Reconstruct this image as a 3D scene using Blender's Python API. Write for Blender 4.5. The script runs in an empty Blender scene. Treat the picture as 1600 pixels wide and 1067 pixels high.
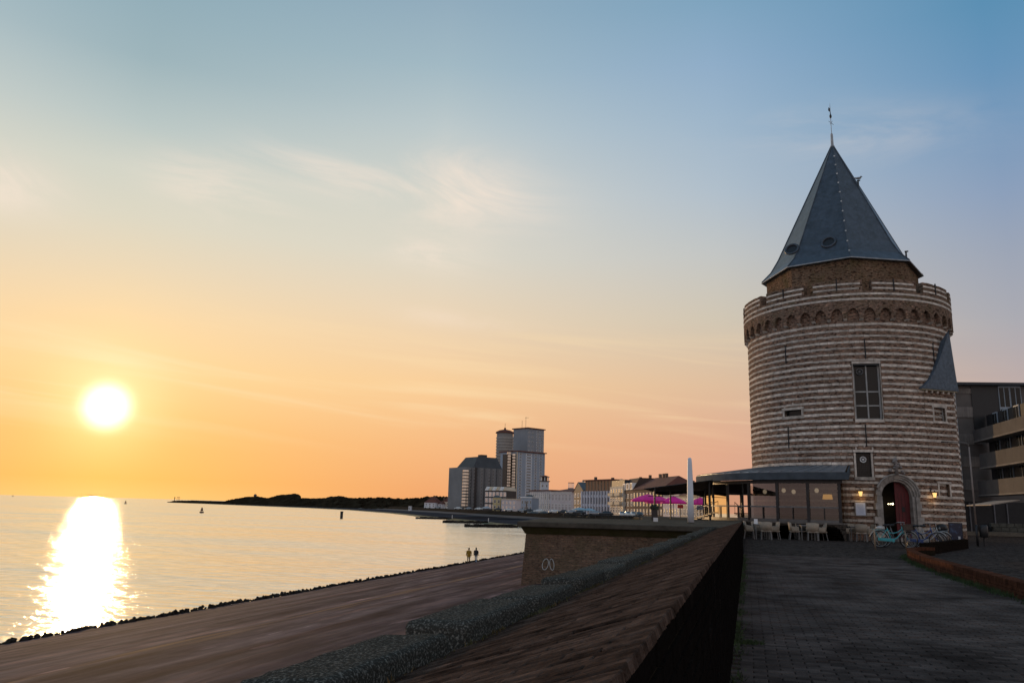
import bpy, bmesh, math, random
from mathutils import Vector, Matrix, noise
random.seed(7)
S = bpy.context.scene
C = S.collection
R_ = math.radians
PI = math.pi

# ------------------------------------------------------------------ camera
FPX, CX, CY = 1244.0, 800.0, 533.5            # photograph is 1600 x 1067
ROLL, PITCH, YAW = R_(1.5), R_(11.8), R_(16.48)
EYE = Vector((0, 0, 1.22))
cf = Vector((-math.sin(YAW)*math.cos(PITCH), math.cos(YAW)*math.cos(PITCH), math.sin(PITCH)))
r0 = Vector((math.cos(YAW), math.sin(YAW), 0)); u0 = r0.cross(cf)
cr = r0*math.cos(ROLL) + u0*math.sin(ROLL)
cu = -r0*math.sin(ROLL) + u0*math.cos(ROLL)
cam_d = bpy.data.cameras.new('camera'); cam = bpy.data.objects.new('camera', cam_d); C.objects.link(cam)
m3 = Matrix((cr, cu, -cf)).transposed()
cam.matrix_world = Matrix.Translation(EYE) @ m3.to_4x4()
cam_d.sensor_width = 36; cam_d.lens = FPX/1600*36
cam_d.clip_start = 0.05; cam_d.clip_end = 60000
S.camera = cam

# ------------------------------------------------------------------ sky, sun, exposure
def lin(r, g, b):
    f = lambda c: (c/255/12.92 if c/255 <= .04045 else ((c/255+.055)/1.055)**2.4)
    return (f(r), f(g), f(b), 1)
SUN_EL, SUN_AZ = R_(5.7), R_(-43.4)           # azimuth measured from +Y towards +X
W = bpy.data.worlds.new('World'); S.world = W; W.use_nodes = True
wn, wl = W.node_tree.nodes, W.node_tree.links
wn.clear()
def N(tree, typ, **kw):
    n = tree.nodes.new(typ)
    for k, v in kw.items():
        setattr(n, k, v)
    return n
def build_sky():
    t = W.node_tree
    def math_(op, a, b=None, clamp=False):
        n = N(t, 'ShaderNodeMath', operation=op, use_clamp=clamp)
        for i, v in enumerate((a, b)):
            if v is None: continue
            if isinstance(v, (int, float)): n.inputs[i].default_value = v
            else: t.links.new(v, n.inputs[i])
        return n.outputs[0]
    def vmath(op, a, b):
        n = N(t, 'ShaderNodeVectorMath', operation=op)
        for i, v in enumerate((a, b)):
            if isinstance(v, (tuple, list)): n.inputs[i].default_value = v
            else: t.links.new(v, n.inputs[i])
        return n
    def smooth(v, a, b):
        n = N(t, 'ShaderNodeMapRange', interpolation_type='SMOOTHSTEP')
        t.links.new(v, n.inputs[0]); n.inputs[1].default_value = a; n.inputs[2].default_value = b
        return n.outputs[0]
    def mix(f, a, b, mode='MIX'):
        n = N(t, 'ShaderNodeMix', data_type='RGBA', blend_type=mode)
        for i, v in ((0, f), (6, a), (7, b)):
            if isinstance(v, (int, float)): n.inputs[i].default_value = v
            elif isinstance(v, tuple): n.inputs[i].default_value = v
            else: t.links.new(v, n.inputs[i])
        return n.outputs[2]
    tc = N(t, 'ShaderNodeTexCoord').outputs['Generated']
    sep = N(t, 'ShaderNodeSeparateXYZ'); t.links.new(tc, sep.inputs[0])
    x, y, z = sep.outputs
    el = math_('MULTIPLY', math_('ARCSINE', z), 180/PI)
    # azimuth away from the sun, degrees
    az = math_('ARCTAN2', x, y)
    d = math_('SUBTRACT', az, SUN_AZ)
    dcos = math_('COSINE', d)
    da = math_('MULTIPLY', math_('ARCCOSINE', math_('MULTIPLY', dcos, .99999)), 180/PI)
    cols = [
     (0,  [(-2,255,200,112),(0,255,204,118),(1.2,255,190,95),(4,255,196,108),(8,255,214,148),(11.5,251,217,166),(15,235,216,184),(18,222,216,196),(21,211,213,200),(24,187,200,198),(28,158,181,188),(34,140,170,184),(60,106,140,168),(90,104,136,166)]),
     (21.3,[(-2,240,165,108),(0.6,240,166,110),(4,246,184,128),(8.5,250,207,154),(13,238,213,180),(17.7,222,216,200),(22,213,213,203),(26.5,190,202,204),(30.7,163,186,197),(34.7,147,173,190),(60,102,138,168),(90,104,136,166)]),
     (42, [(-2,222,163,138),(1,222,164,138),(4.4,226,172,142),(8.8,224,190,158),(13.3,210,199,180),(17.7,196,198,196),(22,178,192,204),(27,158,182,203),(30.4,145,174,201),(34.3,128,165,192),(60,98,136,168),(90,104,136,166)]),
     (60, [(-2,192,158,150),(3,194,162,154),(8.2,190,172,168),(12,172,171,178),(16,158,166,182),(20,140,160,188),(24,120,154,188),(27.3,105,149,186),(31,92,144,180),(60,92,132,168),(90,104,136,166)]),
     (120,[(-2,222,190,180),(5,226,200,190),(12,216,200,198),(20,198,196,200),(32,170,182,196),(60,126,152,176),(90,104,136,166)]),
    ]
    E0, E1 = -2.0, 90.0
    cur = None; prev = None
    elr = math_('DIVIDE', math_('SUBTRACT', el, E0), E1-E0, True)
    for k, (a, stops) in enumerate(cols):
        rp = N(t, 'ShaderNodeValToRGB'); t.links.new(elr, rp.inputs[0])
        e = rp.color_ramp.elements
        while len(e) < len(stops): e.new(.5)
        for i, s in enumerate(stops):
            e[i].position = (s[0]-E0)/(E1-E0); e[i].color = lin(*s[1:])
        rc = rp.outputs[0]
        if cur is None: cur = rc
        else:
            n = N(t, 'ShaderNodeMapRange', interpolation_type='SMOOTHSTEP' if k > 3 else 'LINEAR'); t.links.new(da, n.inputs[0])
            n.inputs[1].default_value = prev; n.inputs[2].default_value = a
            cur = mix(n.outputs[0], cur, rc)
        prev = a
    # thin wisps of cirrus
    comb = N(t, 'ShaderNodeCombineXYZ')
    t.links.new(math_('MULTIPLY', az, 57.3/14), comb.inputs[0])
    t.links.new(math_('ADD', math_('MULTIPLY', el, 1/4.2), math_('MULTIPLY', az, 1.1)), comb.inputs[1])
    nz = N(t, 'ShaderNodeTexNoise'); nz.inputs['Scale'].default_value = 1.0; nz.inputs['Detail'].default_value = 9
    nz.inputs['Roughness'].default_value = .62; nz.inputs['Distortion'].default_value = 1.1
    off = vmath('ADD', comb.outputs[0], (3.7, 1.9, 0.4)); t.links.new(off.outputs[0], nz.inputs['Vector'])
    # wisps gather in a few patches of thin cloud: (azimuth, elevation, half-width, half-height, strength)
    azd = math_('MULTIPLY', az, 180/PI); wisp = None
    for (a0, e0, wa, we, k) in ((-20.5,22.2,5.5,2.4,1.0), (-38.0,20.6,4.0,1.6,.9), (-51.5,18.6,3.4,1.6,.9), (-22.5,17.7,3.2,1.0,.55), (-31.0,22.8,4.5,1.3,.7), (-20.5,13.2,5.0,.7,.3), (8.0,25.0,7.0,1.6,.25), (-72.0,22.0,8.0,2.0,.7)):
        q1 = math_('POWER', math_('DIVIDE', math_('ABSOLUTE', math_('SUBTRACT', azd, a0)), wa), 2.0)
        q2 = math_('POWER', math_('DIVIDE', math_('ABSOLUTE', math_('ADD', math_('SUBTRACT', el, e0), math_('MULTIPLY', math_('SUBTRACT', azd, a0), .10))), we), 2.0)
        g = math_('MULTIPLY', math_('EXPONENT', math_('MULTIPLY', math_('ADD', q1, q2), -1.0)), k)
        wisp = g if wisp is None else math_('ADD', wisp, g)
    wisp = math_('MULTIPLY', wisp, smooth(nz.outputs[0], .34, .66))
    cur = mix(math_('MULTIPLY', wisp, .85, True), cur, lin(252, 232, 214))
    # long low streaks above the horizon
    comb2 = N(t, 'ShaderNodeCombineXYZ')
    t.links.new(math_('MULTIPLY', az, 57.3/26), comb2.inputs[0])
    t.links.new(math_('ADD', math_('MULTIPLY', el, 1/1.6), math_('MULTIPLY', az, 3.0)), comb2.inputs[1])
    nz2 = N(t, 'ShaderNodeTexNoise'); nz2.inputs['Scale'].default_value = 1.0; nz2.inputs['Detail'].default_value = 7
    nz2.inputs['Distortion'].default_value = .6; t.links.new(comb2.outputs[0], nz2.inputs['Vector'])
    low = math_('MULTIPLY', smooth(el, 3.0, 6.5), math_('SUBTRACT', 1.0, smooth(el, 9.5, 14)))
    st = math_('MULTIPLY', math_('MULTIPLY', smooth(nz2.outputs[0], .48, .75), low), math_('SUBTRACT', 1.0, smooth(da, 40, 62)))
    cur = mix(math_('MULTIPLY', st, .55, True), cur, lin(255, 226, 178))
    # the veiled sun and its aureole
    sd = (math.sin(SUN_AZ)*math.cos(SUN_EL), math.cos(SUN_AZ)*math.cos(SUN_EL), math.sin(SUN_EL))
    dt = vmath('DOT_PRODUCT', tc, sd).outputs['Value']
    ang = math_('MULTIPLY', math_('ARCCOSINE', math_('MINIMUM', dt, .9999999)), 180/PI)
    g1 = math_('EXPONENT', math_('MULTIPLY', math_('POWER', math_('DIVIDE', ang, 1.30), 3.2), -1.0))
    g3 = math_('EXPONENT', math_('MULTIPLY', math_('POWER', math_('DIVIDE', ang, 2.9), 2.0), -1.0))
    g2 = math_('EXPONENT', math_('MULTIPLY', math_('DIVIDE', ang, 2.6), -1.0))
    def addc(c, f, col):
        n = vmath('MULTIPLY', (1, 1, 1), col[:3]); 
        sc = N(t, 'ShaderNodeVectorMath', operation='SCALE'); sc.inputs[0].default_value = col[:3]; t.links.new(f, sc.inputs['Scale'])
        a = N(t, 'ShaderNodeVectorMath', operation='ADD'); t.links.new(c, a.inputs[0]); t.links.new(sc.outputs[0], a.inputs[1])
        return a.outputs[0]
    cur = addc(cur, g1, (1.6, 1.4, 1.2))
    cur = addc(cur, g3, (.16, .17, .12))
    cur = addc(cur, g2, (.22, .16, .06))
    # a share of the physical sky
    sky = N(t, 'ShaderNodeTexSky', sky_type='NISHITA'); sky.sun_disc = False
    sky.sun_elevation = SUN_EL; sky.sun_rotation = SUN_AZ
    bg1 = N(t, 'ShaderNodeBackground'); t.links.new(cur, bg1.inputs[0]); bg1.inputs[1].default_value = 0.98
    bg2 = N(t, 'ShaderNodeBackground'); t.links.new(sky.outputs[0], bg2.inputs[0]); bg2.inputs[1].default_value = 0.002
    ad = N(t, 'ShaderNodeAddShader'); t.links.new(bg1.outputs[0], ad.inputs[0]); t.links.new(bg2.outputs[0], ad.inputs[1])
    out = N(t, 'ShaderNodeOutputWorld'); t.links.new(ad.outputs[0], out.inputs[0])
build_sky()
sun_d = bpy.data.lights.new('sun', 'SUN'); sun = bpy.data.objects.new('sun', sun_d); C.objects.link(sun)
sun_d.energy = 1.4; sun_d.angle = R_(0.6); sun_d.color = (1.0, .62, .30)
sdir = Vector((math.sin(SUN_AZ)*math.cos(SUN_EL), math.cos(SUN_AZ)*math.cos(SUN_EL), math.sin(SUN_EL)))
sun.rotation_euler = (-sdir).to_track_quat('-Z', 'Y').to_euler()
sun.location = (-40, 40, 30)
S.view_settings.view_transform = 'Standard'; S.view_settings.look = 'None'
S.view_settings.exposure = 0; S.view_settings.gamma = 1; S.view_settings.use_curve_mapping = False

# ------------------------------------------------------------------ pixel helpers (a pixel is a direction; distance comes from what it touches)
def ray(x, y): return cf + cr*((x-CX)/FPX) - cu*((y-CY)/FPX)
def onz(x, y, z):
    d = ray(x, y); return EYE + d*((z-EYE.z)/d.z)
def hor(x): return 772.5 + x*math.tan(ROLL)
HF = Vector((-math.sin(YAW), math.cos(YAW), 0)); HR = Vector((math.cos(YAW), math.sin(YAW), 0))
def atd(x, y, d):                              # point on the pixel's ray at horizontal forward distance d
    v = ray(x, y); return EYE + v*(d/v.dot(HF))
def gp(x, d):                                  # ground position straight below horizon pixel
    p = atd(x, hor(x), d); return Vector((p.x, p.y, 0))

# ------------------------------------------------------------------ materials
MATS = {}
def M(name, col, rough=.8, var=.25, scale=4.0, bump=0.0, bscale=None, metal=0.0, spec=.5, emit=None, estr=0, vec=None, col2=None, thr=None, detail=5):
    if name in MATS: return MATS[name]
    m = bpy.data.materials.new(name); m.use_nodes = True; t = m.node_tree; b = t.nodes['Principled BSDF']
    b.inputs['Roughness'].default_value = rough; b.inputs['Metallic'].default_value = metal
    b.inputs['Specular IOR Level'].default_value = spec
    if spec <= .2: b.inputs['IOR'].default_value = 1.0 if spec <= .1 else 1.12     # rough earthy surfaces do not mirror at grazing angles
    col = tuple(col[:3])
    if emit: b.inputs['Emission Color'].default_value = tuple(emit[:3])+(1,); b.inputs['Emission Strength'].default_value = estr
    geo = N(t, 'ShaderNodeNewGeometry')
    nz = N(t, 'ShaderNodeTexNoise'); nz.inputs['Scale'].default_value = scale; nz.inputs['Detail'].default_value = detail; nz.inputs['Roughness'].default_value = .65
    t.links.new(geo.outputs['Position'], nz.inputs['Vector'])
    rp = N(t, 'ShaderNodeValToRGB'); t.links.new(nz.outputs[0], rp.inputs[0])
    c2 = tuple(col2[:3]) if col2 else tuple(min(1, c*(1+var)) for c in col)
    lo, hi = thr if thr else (.3, .7)
    rp.color_ramp.elements[0].position = lo; rp.color_ramp.elements[1].position = hi
    rp.color_ramp.elements[0].color = (tuple(c*(1-var) for c in col) if not col2 else col)+(1,)
    rp.color_ramp.elements[1].color = c2+(1,)
    oi = N(t, 'ShaderNodeObjectInfo'); hs = N(t, 'ShaderNodeHueSaturation')
    mr = N(t, 'ShaderNodeMapRange'); t.links.new(oi.outputs['Random'], mr.inputs[0]); mr.inputs[3].default_value = 1-.45*var; mr.inputs[4].default_value = 1+.45*var
    t.links.new(mr.outputs[0], hs.inputs['Value']); t.links.new(rp.outputs[0], hs.inputs['Color'])
    t.links.new(hs.outputs[0], b.inputs['Base Color'])
    if bump:
        bp = N(t, 'ShaderNodeBump'); bp.inputs['Strength'].default_value = min(1, bump); bp.inputs['Distance'].default_value = .02
        n2 = N(t, 'ShaderNodeTexNoise'); n2.inputs['Scale'].default_value = bscale or scale*6; n2.inputs['Detail'].default_value = 6
        t.links.new(geo.outputs['Position'], n2.inputs['Vector']); t.links.new(n2.outputs[0], bp.inputs['Height']); t.links.new(bp.outputs[0], b.inputs['Normal'])
    MATS[name] = m; return m
def brickmat(name, c1, c2, mortar, mode='cyl', rad=6.0, bw=.22, bh=.066, msize=.009, bump=.5, patch=None, pamt=.35, ms=1.0, mk=1.0):
    m = bpy.data.materials.new(name); m.use_nodes = True; t = m.node_tree; b = t.nodes['Principled BSDF']
    b.inputs['Roughness'].default_value = .9; b.inputs['Specular IOR Level'].default_value = .1; b.inputs['IOR'].default_value = 1.1
    tc = N(t, 'ShaderNodeTexCoord'); sp = N(t, 'ShaderNodeSeparateXYZ'); t.links.new(tc.outputs['Object'], sp.inputs[0])
    cb = N(t, 'ShaderNodeCombineXYZ')
    if mode == 'cyl':
        at = N(t, 'ShaderNodeMath', operation='ARCTAN2'); t.links.new(sp.outputs[0], at.inputs[0])
        ng = N(t, 'ShaderNodeMath', operation='MULTIPLY'); ng.inputs[1].default_value = -1; t.links.new(sp.outputs[1], ng.inputs[0]); t.links.new(ng.outputs[0], at.inputs[1])
        mu = N(t, 'ShaderNodeMath', operation='MULTIPLY'); mu.inputs[1].default_value = rad; t.links.new(at.outputs[0], mu.inputs[0]); t.links.new(mu.outputs[0], cb.inputs[0])
    elif mode == 'x': t.links.new(sp.outputs[0], cb.inputs[0])
    else:
        ad = N(t, 'ShaderNodeMath', operation='ADD'); t.links.new(sp.outputs[0], ad.inputs[0]); t.links.new(sp.outputs[1], ad.inputs[1]); t.links.new(ad.outputs[0], cb.inputs[0])
    t.links.new(sp.outputs[2], cb.inputs[1])
    bt = N(t, 'ShaderNodeTexBrick'); t.links.new(cb.outputs[0], bt.inputs['Vector'])
    bt.inputs['Scale'].default_value = 1; bt.inputs['Brick Width'].default_value = bw; bt.inputs['Row Height'].default_value = bh
    bt.inputs['Mortar Size'].default_value = msize; bt.inputs['Mortar Smooth'].default_value = .2
    bt.inputs['Color1'].default_value = tuple(c1[:3])+(1,); bt.inputs['Color2'].default_value = tuple(c2[:3])+(1,); bt.inputs['Mortar'].default_value = tuple(mortar[:3])+(1,)
    geo = N(t, 'ShaderNodeNewGeometry')
    cur = bt.outputs[0]
    # individual odd bricks and big weather patches
    for sc, lo, hi, mul in ((5.0, .53, .60, (.34, .32, .33)), (6.3, .58, .66, (1.9, 1.75, 1.6)), (9.0, .58, .64, (.6, .45, .42)), (.55, .35, .75, (.74, .72, .70))):
        if sc > 2: sc *= ms; mul = tuple(1+(q-1)*mk for q in mul)
        nz = N(t, 'ShaderNodeTexNoise'); nz.inputs['Scale'].default_value = sc; nz.inputs['Detail'].default_value = 3
        mp = N(t, 'ShaderNodeMapping'); mp.inputs['Scale'].default_value = (1, 1, 2.6) if sc > 2 else (1, 1, .7); t.links.new(geo.outputs['Position'], mp.inputs[0]); t.links.new(mp.outputs[0], nz.inputs['Vector'])
        mr = N(t, 'ShaderNodeMapRange'); t.links.new(nz.outputs[0], mr.inputs[0]); mr.inputs[1].default_value = lo; mr.inputs[2].default_value = hi
        mx = N(t, 'ShaderNodeMix', data_type='RGBA', blend_type='MULTIPLY'); t.links.new(mr.outputs[0], mx.inputs[0]); t.links.new(cur, mx.inputs[6]); mx.inputs[7].default_value = mul+(1,)
        cur = mx.outputs[2]
    if patch:
        nz = N(t, 'ShaderNodeTexNoise'); nz.inputs['Scale'].default_value = 1.3; nz.inputs['Detail'].default_value = 6; t.links.new(geo.outputs['Position'], nz.inputs['Vector'])
        mr = N(t, 'ShaderNodeMapRange'); t.links.new(nz.outputs[0], mr.inputs[0]); mr.inputs[1].default_value = .5; mr.inputs[2].default_value = .68; mr.inputs[4].default_value = pamt
        mx = N(t, 'ShaderNodeMix', data_type='RGBA'); t.links.new(mr.outputs[0], mx.inputs[0]); t.links.new(cur, mx.inputs[6]); mx.inputs[7].default_value = tuple(patch[:3])+(1,)
        cur = mx.outputs[2]
    t.links.new(cur, b.inputs['Base Color'])
    bp = N(t, 'ShaderNodeBump'); bp.inputs['Strength'].default_value = bump; bp.inputs['Distance'].default_value = .012; bp.invert = True
    t.links.new(bt.outputs['Fac'], bp.inputs['Height'])
    n3 = N(t, 'ShaderNodeTexNoise'); n3.inputs['Scale'].default_value = 30; t.links.new(geo.outputs['Position'], n3.inputs['Vector'])
    bp2 = N(t, 'ShaderNodeBump'); bp2.inputs['Strength'].default_value = .5; bp2.inputs['Distance'].default_value = .02; t.links.new(n3.outputs[0], bp2.inputs['Height']); t.links.new(bp.outputs[0], bp2.inputs['Normal'])
    t.links.new(bp2.outputs[0], b.inputs['Normal'])
    return m
def glassmat(name, tint=(.75, .78, .78), refl=.10, rough=.02):
    m = bpy.data.materials.new(name); m.use_nodes = True; t = m.node_tree; t.nodes.clear()
    tr = N(t, 'ShaderNodeBsdfTransparent'); tr.inputs[0].default_value = tint+(1,)
    gl = N(t, 'ShaderNodeBsdfGlossy'); gl.inputs['Roughness'].default_value = rough
    fr = N(t, 'ShaderNodeFresnel'); fr.inputs[0].default_value = 1.55
    ad = N(t, 'ShaderNodeMath', operation='ADD'); ad.inputs[1].default_value = refl; t.links.new(fr.outputs[0], ad.inputs[0])
    mx = N(t, 'ShaderNodeMixShader'); t.links.new(ad.outputs[0], mx.inputs[0]); t.links.new(tr.outputs[0], mx.inputs[1]); t.links.new(gl.outputs[0], mx.inputs[2])
    o = N(t, 'ShaderNodeOutputMaterial'); t.links.new(mx.outputs[0], o.inputs[0])
    return m
ANI = -.70
def watermat():
    m = bpy.data.materials.new('sea_water'); m.use_nodes = True; t = m.node_tree; t.nodes.clear()
    geo = N(t, 'ShaderNodeNewGeometry')
    def nz(scale, rot, sc, det, rough=.55):
        mp = N(t, 'ShaderNodeMapping'); mp.inputs['Rotation'].default_value = (0, 0, R_(rot)); mp.inputs['Scale'].default_value = scale; t.links.new(geo.outputs['Position'], mp.inputs[0])
        n = N(t, 'ShaderNodeTexNoise'); n.inputs['Scale'].default_value = sc; n.inputs['Detail'].default_value = det; n.inputs['Roughness'].default_value = rough
        t.links.new(mp.outputs[0], n.inputs['Vector']); return n.outputs[0]
    prev = None
    for scale, rot, sc, st, dist, det in (((1,2.6,1), -25, .05, .35, 1.4, 3), ((1,2.4,1), -35, .22, .55, .5, 4), ((1,1.6,1), -20, .9, .8, .16, 5)):
        bp = N(t, 'ShaderNodeBump'); bp.inputs['Strength'].default_value = st; bp.inputs['Distance'].default_value = dist
        t.links.new(nz(scale, rot, sc, det), bp.inputs['Height'])
        if prev: t.links.new(prev, bp.inputs['Normal'])
        prev = bp.outputs[0]
    # wind-ruffled and slick patches differ in roughness and in how much of the sky they mirror
    r1 = N(t, 'ShaderNodeMapRange'); t.links.new(nz((1,3.5,1), -22, .012, 5, .6), r1.inputs[0]); r1.inputs[1].default_value = .35; r1.inputs[2].default_value = .68; r1.inputs[3].default_value = .15; r1.inputs[4].default_value = .22
    c1 = N(t, 'ShaderNodeMapRange'); t.links.new(nz((1,3.0,1), -28, .35, 7, .72), c1.inputs[0]); c1.inputs[1].default_value = .36; c1.inputs[2].default_value = .62; c1.inputs[3].default_value = .84; c1.inputs[4].default_value = 1.04
    gl = N(t, 'ShaderNodeBsdfAnisotropic'); gl.distribution = 'BECKMANN'; t.links.new(r1.outputs[0], gl.inputs['Roughness']); t.links.new(prev, gl.inputs['Normal'])
    tg = N(t, 'ShaderNodeCombineXYZ'); tg.inputs[0].default_value = math.sin(SUN_AZ); tg.inputs[1].default_value = math.cos(SUN_AZ); t.links.new(tg.outputs[0], gl.inputs['Tangent']); gl.inputs['Anisotropy'].default_value = ANI
    cm = N(t, 'ShaderNodeCombineColor'); 
    for i, k in enumerate((1.0, .965, .90)):
        q = N(t, 'ShaderNodeMath', operation='MULTIPLY'); t.links.new(c1.outputs[0], q.inputs[0]); q.inputs[1].default_value = k; t.links.new(q.outputs[0], cm.inputs[i])
    t.links.new(cm.outputs[0], gl.inputs['Color'])
    df = N(t, 'ShaderNodeBsdfDiffuse'); df.inputs[0].default_value = (.05, .055, .05, 1)
    mx = N(t, 'ShaderNodeMixShader'); mx.inputs[0].default_value = .99; t.links.new(df.outputs[0], mx.inputs[1]); t.links.new(gl.outputs[0], mx.inputs[2])
    o = N(t, 'ShaderNodeOutputMaterial'); t.links.new(mx.outputs[0], o.inputs[0])
    return m

# ------------------------------------------------------------------ mesh helpers
class MB:
    def __init__(s): s.v = []; s.f = []; s.mi = []
    def add(s, vs, fs, mi=0):
        o = len(s.v); s.v += [tuple(v) for v in vs]; s.f += [tuple(i+o for i in f) for f in fs]; s.mi += [mi]*len(fs); return s
    def hexa(s, p, mi=0):      # p: 4 bottom, 4 top
        return s.add(p, [(3,2,1,0),(4,5,6,7),(0,1,5,4),(1,2,6,5),(2,3,7,6),(3,0,4,7)], mi)
    def box(s, c, d, rz=0, mi=0, mat=None):
        x, y, z = [k/2 for k in d]
        ps = [Vector(q) for q in ((-x,-y,-z),(x,-y,-z),(x,y,-z),(-x,y,-z),(-x,-y,z),(x,-y,z),(x,y,z),(-x,y,z))]
        mm = mat or Matrix.Rotation(rz, 3, 'Z')
        return s.hexa([mm @ q + Vector(c) for q in ps], mi)
    def bar(s, a, b, w, h=None, mi=0):
        a, b = Vector(a), Vector(b); h = h or w
        d = (b-a); L = d.length; q = d.to_track_quat('Z', 'Y').to_matrix()
        return s.box((a+b)/2, (w, h, L), mat=q, mi=mi)
    def tube(s, pts, r, n=6, mi=0, closed=False):
        pts = [Vector(p) for p in pts]; rs = r if isinstance(r, (list, tuple)) else [r]*len(pts)
        o = len(s.v); K = len(pts)
        for i, p in enumerate(pts):
            if closed: d = pts[(i+1) % K]-pts[i-1]
            else: d = pts[min(i+1, K-1)]-pts[max(i-1, 0)]
            d.normalize(); a = Vector((0,0,1)) if abs(d.z) < .95 else Vector((1,0,0))
            e1 = d.cross(a).normalized(); e2 = d.cross(e1)
            for k in range(n):
                t = 2*PI*k/n; s.v.append(tuple(p+(e1*math.cos(t)+e2*math.sin(t))*rs[i]))
        for i in range(K if closed else K-1):
            j = (i+1) % K
            for k in range(n):
                s.f.append((o+i*n+k, o+i*n+(k+1) % n, o+j*n+(k+1) % n, o+j*n+k)); s.mi.append(mi)
        if not closed:
            s.f.append(tuple(o+k for k in range(n))[::-1]); s.mi.append(mi)
            s.f.append(tuple(o+(K-1)*n+k for k in range(n))); s.mi.append(mi)
        return s
    def lathe(s, prof, n=16, c=(0,0,0), mi=0):
        o = len(s.v)
        for r, z in prof:
            for k in range(n):
                t = 2*PI*k/n; s.v.append((c[0]+r*math.cos(t), c[1]+r*math.sin(t), c[2]+z))
        for i in range(len(prof)-1):
            for k in range(n):
                s.f.append((o+i*n+k, o+i*n+(k+1) % n, o+(i+1)*n+(k+1) % n, o+(i+1)*n+k)); s.mi.append(mi)
        s.f.append(tuple(o+k for k in range(n))[::-1]); s.mi.append(mi)
        s.f.append(tuple(o+(len(prof)-1)*n+k for k in range(n))); s.mi.append(mi)
        return s
    def prism(s, poly, z0, z1, mi=0):
        n = len(poly); vs = [(p[0], p[1], z0) for p in poly]+[(p[0], p[1], z1) for p in poly]
        fs = [tuple(range(n))[::-1], tuple(range(n, 2*n))]+[(i, (i+1) % n, n+(i+1) % n, n+i) for i in range(n)]
        return s.add(vs, fs, mi)
    def sphere(s, c, r, n=10, m=6, sc=(1,1,1), mi=0):
        prof = [(max(.001, r*math.sin(PI*i/m)), -r*math.cos(PI*i/m)) for i in range(m+1)]
        o = len(s.v); s.lathe(prof, n, (0,0,0), mi)
        for i in range(o, len(s.v)):
            v = s.v[i]; s.v[i] = (c[0]+v[0]*sc[0], c[1]+v[1]*sc[1], c[2]+v[2]*sc[2])
        return s
    def mesh(s, name, mats, smooth=False, recalc=True, bevel=0):
        me = bpy.data.meshes.new(name); me.from_pydata(s.v, [], s.f)
        mats = mats if isinstance(mats, (list, tuple)) else [mats]
        for mm in mats: me.materials.append(mm)
        me.polygons.foreach_set('material_index', s.mi)
        if recalc or bevel:
            bm = bmesh.new(); bm.from_mesh(me)
            if bevel: bmesh.ops.bevel(bm, geom=list(bm.edges), offset=bevel, segments=1, affect='EDGES')
            if recalc: bmesh.ops.recalc_face_normals(bm, faces=bm.faces)
            bm.to_mesh(me); bm.free()
        if smooth: me.polygons.foreach_set('use_smooth', [True]*len(me.polygons))
        me.update(); return me
    def build(s, name, mats, parent=None, smooth=False, loc=None, rz=0, **kw):
        return link(name, s.mesh(name, mats, smooth, **kw), parent, loc, rz)
CHILD = {}
def link(name, me, parent=None, loc=None, rz=0, scale=None):
    o = bpy.data.objects.new(name, me); C.objects.link(o); o.parent = parent
    if parent: CHILD.setdefault(parent.name, []).append(o)
    if loc is not None: o.location = loc
    if rz: o.rotation_euler = (0, 0, rz)
    if scale is not None: o.scale = scale
    return o
def tag(o, label, cat, group=None):
    o['label'] = label; o['category'] = cat
    if group: o['group'] = group
    return o
def kind(o, k): o['kind'] = k; return o
def thing(name, label, cat, loc=(0,0,0), rz=0, group=None):
    o = bpy.data.objects.new(name, None); C.objects.link(o); o.location = loc; o.rotation_euler = (0,0,rz); o.empty_display_size = .2
    return tag(o, label, cat, group)
def copy_tree(o, parent=None):
    c = o.copy(); C.objects.link(c); c.parent = parent
    if parent: CHILD.setdefault(parent.name, []).append(c)
    for ch in list(CHILD.get(o.name, [])): copy_tree(ch, c)
    return c
# ------------------------------------------------------------------ shared materials
sandgrey = M('asphalt_dike', (.142,.106,.108), .9, .35, .35, .6, 9, spec=.15)
water = watermat()
dune_m = M('dune_scrub', (.022,.016,.010), .95, .5, .05, 1.0, .3, col2=(.05,.04,.025), thr=(.45,.75), spec=.05)
sand_m = M('beach_sand', (.17,.145,.13), .95, .2, .05, spec=.05)
rock_m = M('wet_rock', (.028,.023,.019), .8, .5, 2.0, .8, 12, spec=.15)
apron_m = M('tarred_apron', (.055,.053,.058), .9, .4, .1, .5, 2, spec=.1)
moss_m = M('green_weed', (.05,.065,.02), .8, .5, .2, .5, 3)
boul_m = M('boulevard_paving', (.055,.046,.040), .95, .3, .3, spec=.05)
revet_m = M('revetment', (.045,.032,.022), .95, .4, .2, .6, 2, spec=.1)
coping_m = M('aggregate_concrete', (.046,.043,.036), .9, .3, 120, .5, 90, col2=(.30,.275,.235), thr=(.50,.76), detail=3, spec=.1)
concrete_m = M('weathered_concrete', (.075,.066,.053), .95, .45, 1.5, .5, 30, spec=.15)
mosscon_m = M('mossy_concrete', (.06,.05,.03), .9, .6, 3.0, .6, 25, col2=(.035,.035,.012), spec=.15)
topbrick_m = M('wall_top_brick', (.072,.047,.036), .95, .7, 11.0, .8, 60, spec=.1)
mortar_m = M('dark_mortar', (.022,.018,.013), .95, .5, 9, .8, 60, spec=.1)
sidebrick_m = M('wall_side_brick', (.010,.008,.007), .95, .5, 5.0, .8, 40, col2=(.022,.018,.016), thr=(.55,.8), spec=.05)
pave_m = M('paving_clinker', (.084,.065,.057), .95, .62, .9, .6, 50, spec=.08)
pavejoint_m = M('paving_joint', (.048,.039,.033), .95, .4, 3, .5, 40, spec=.1)
kerbbrick_m = M('kerb_brick', (.085,.036,.022), .9, .5, 5, .7, 40, spec=.15)
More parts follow.
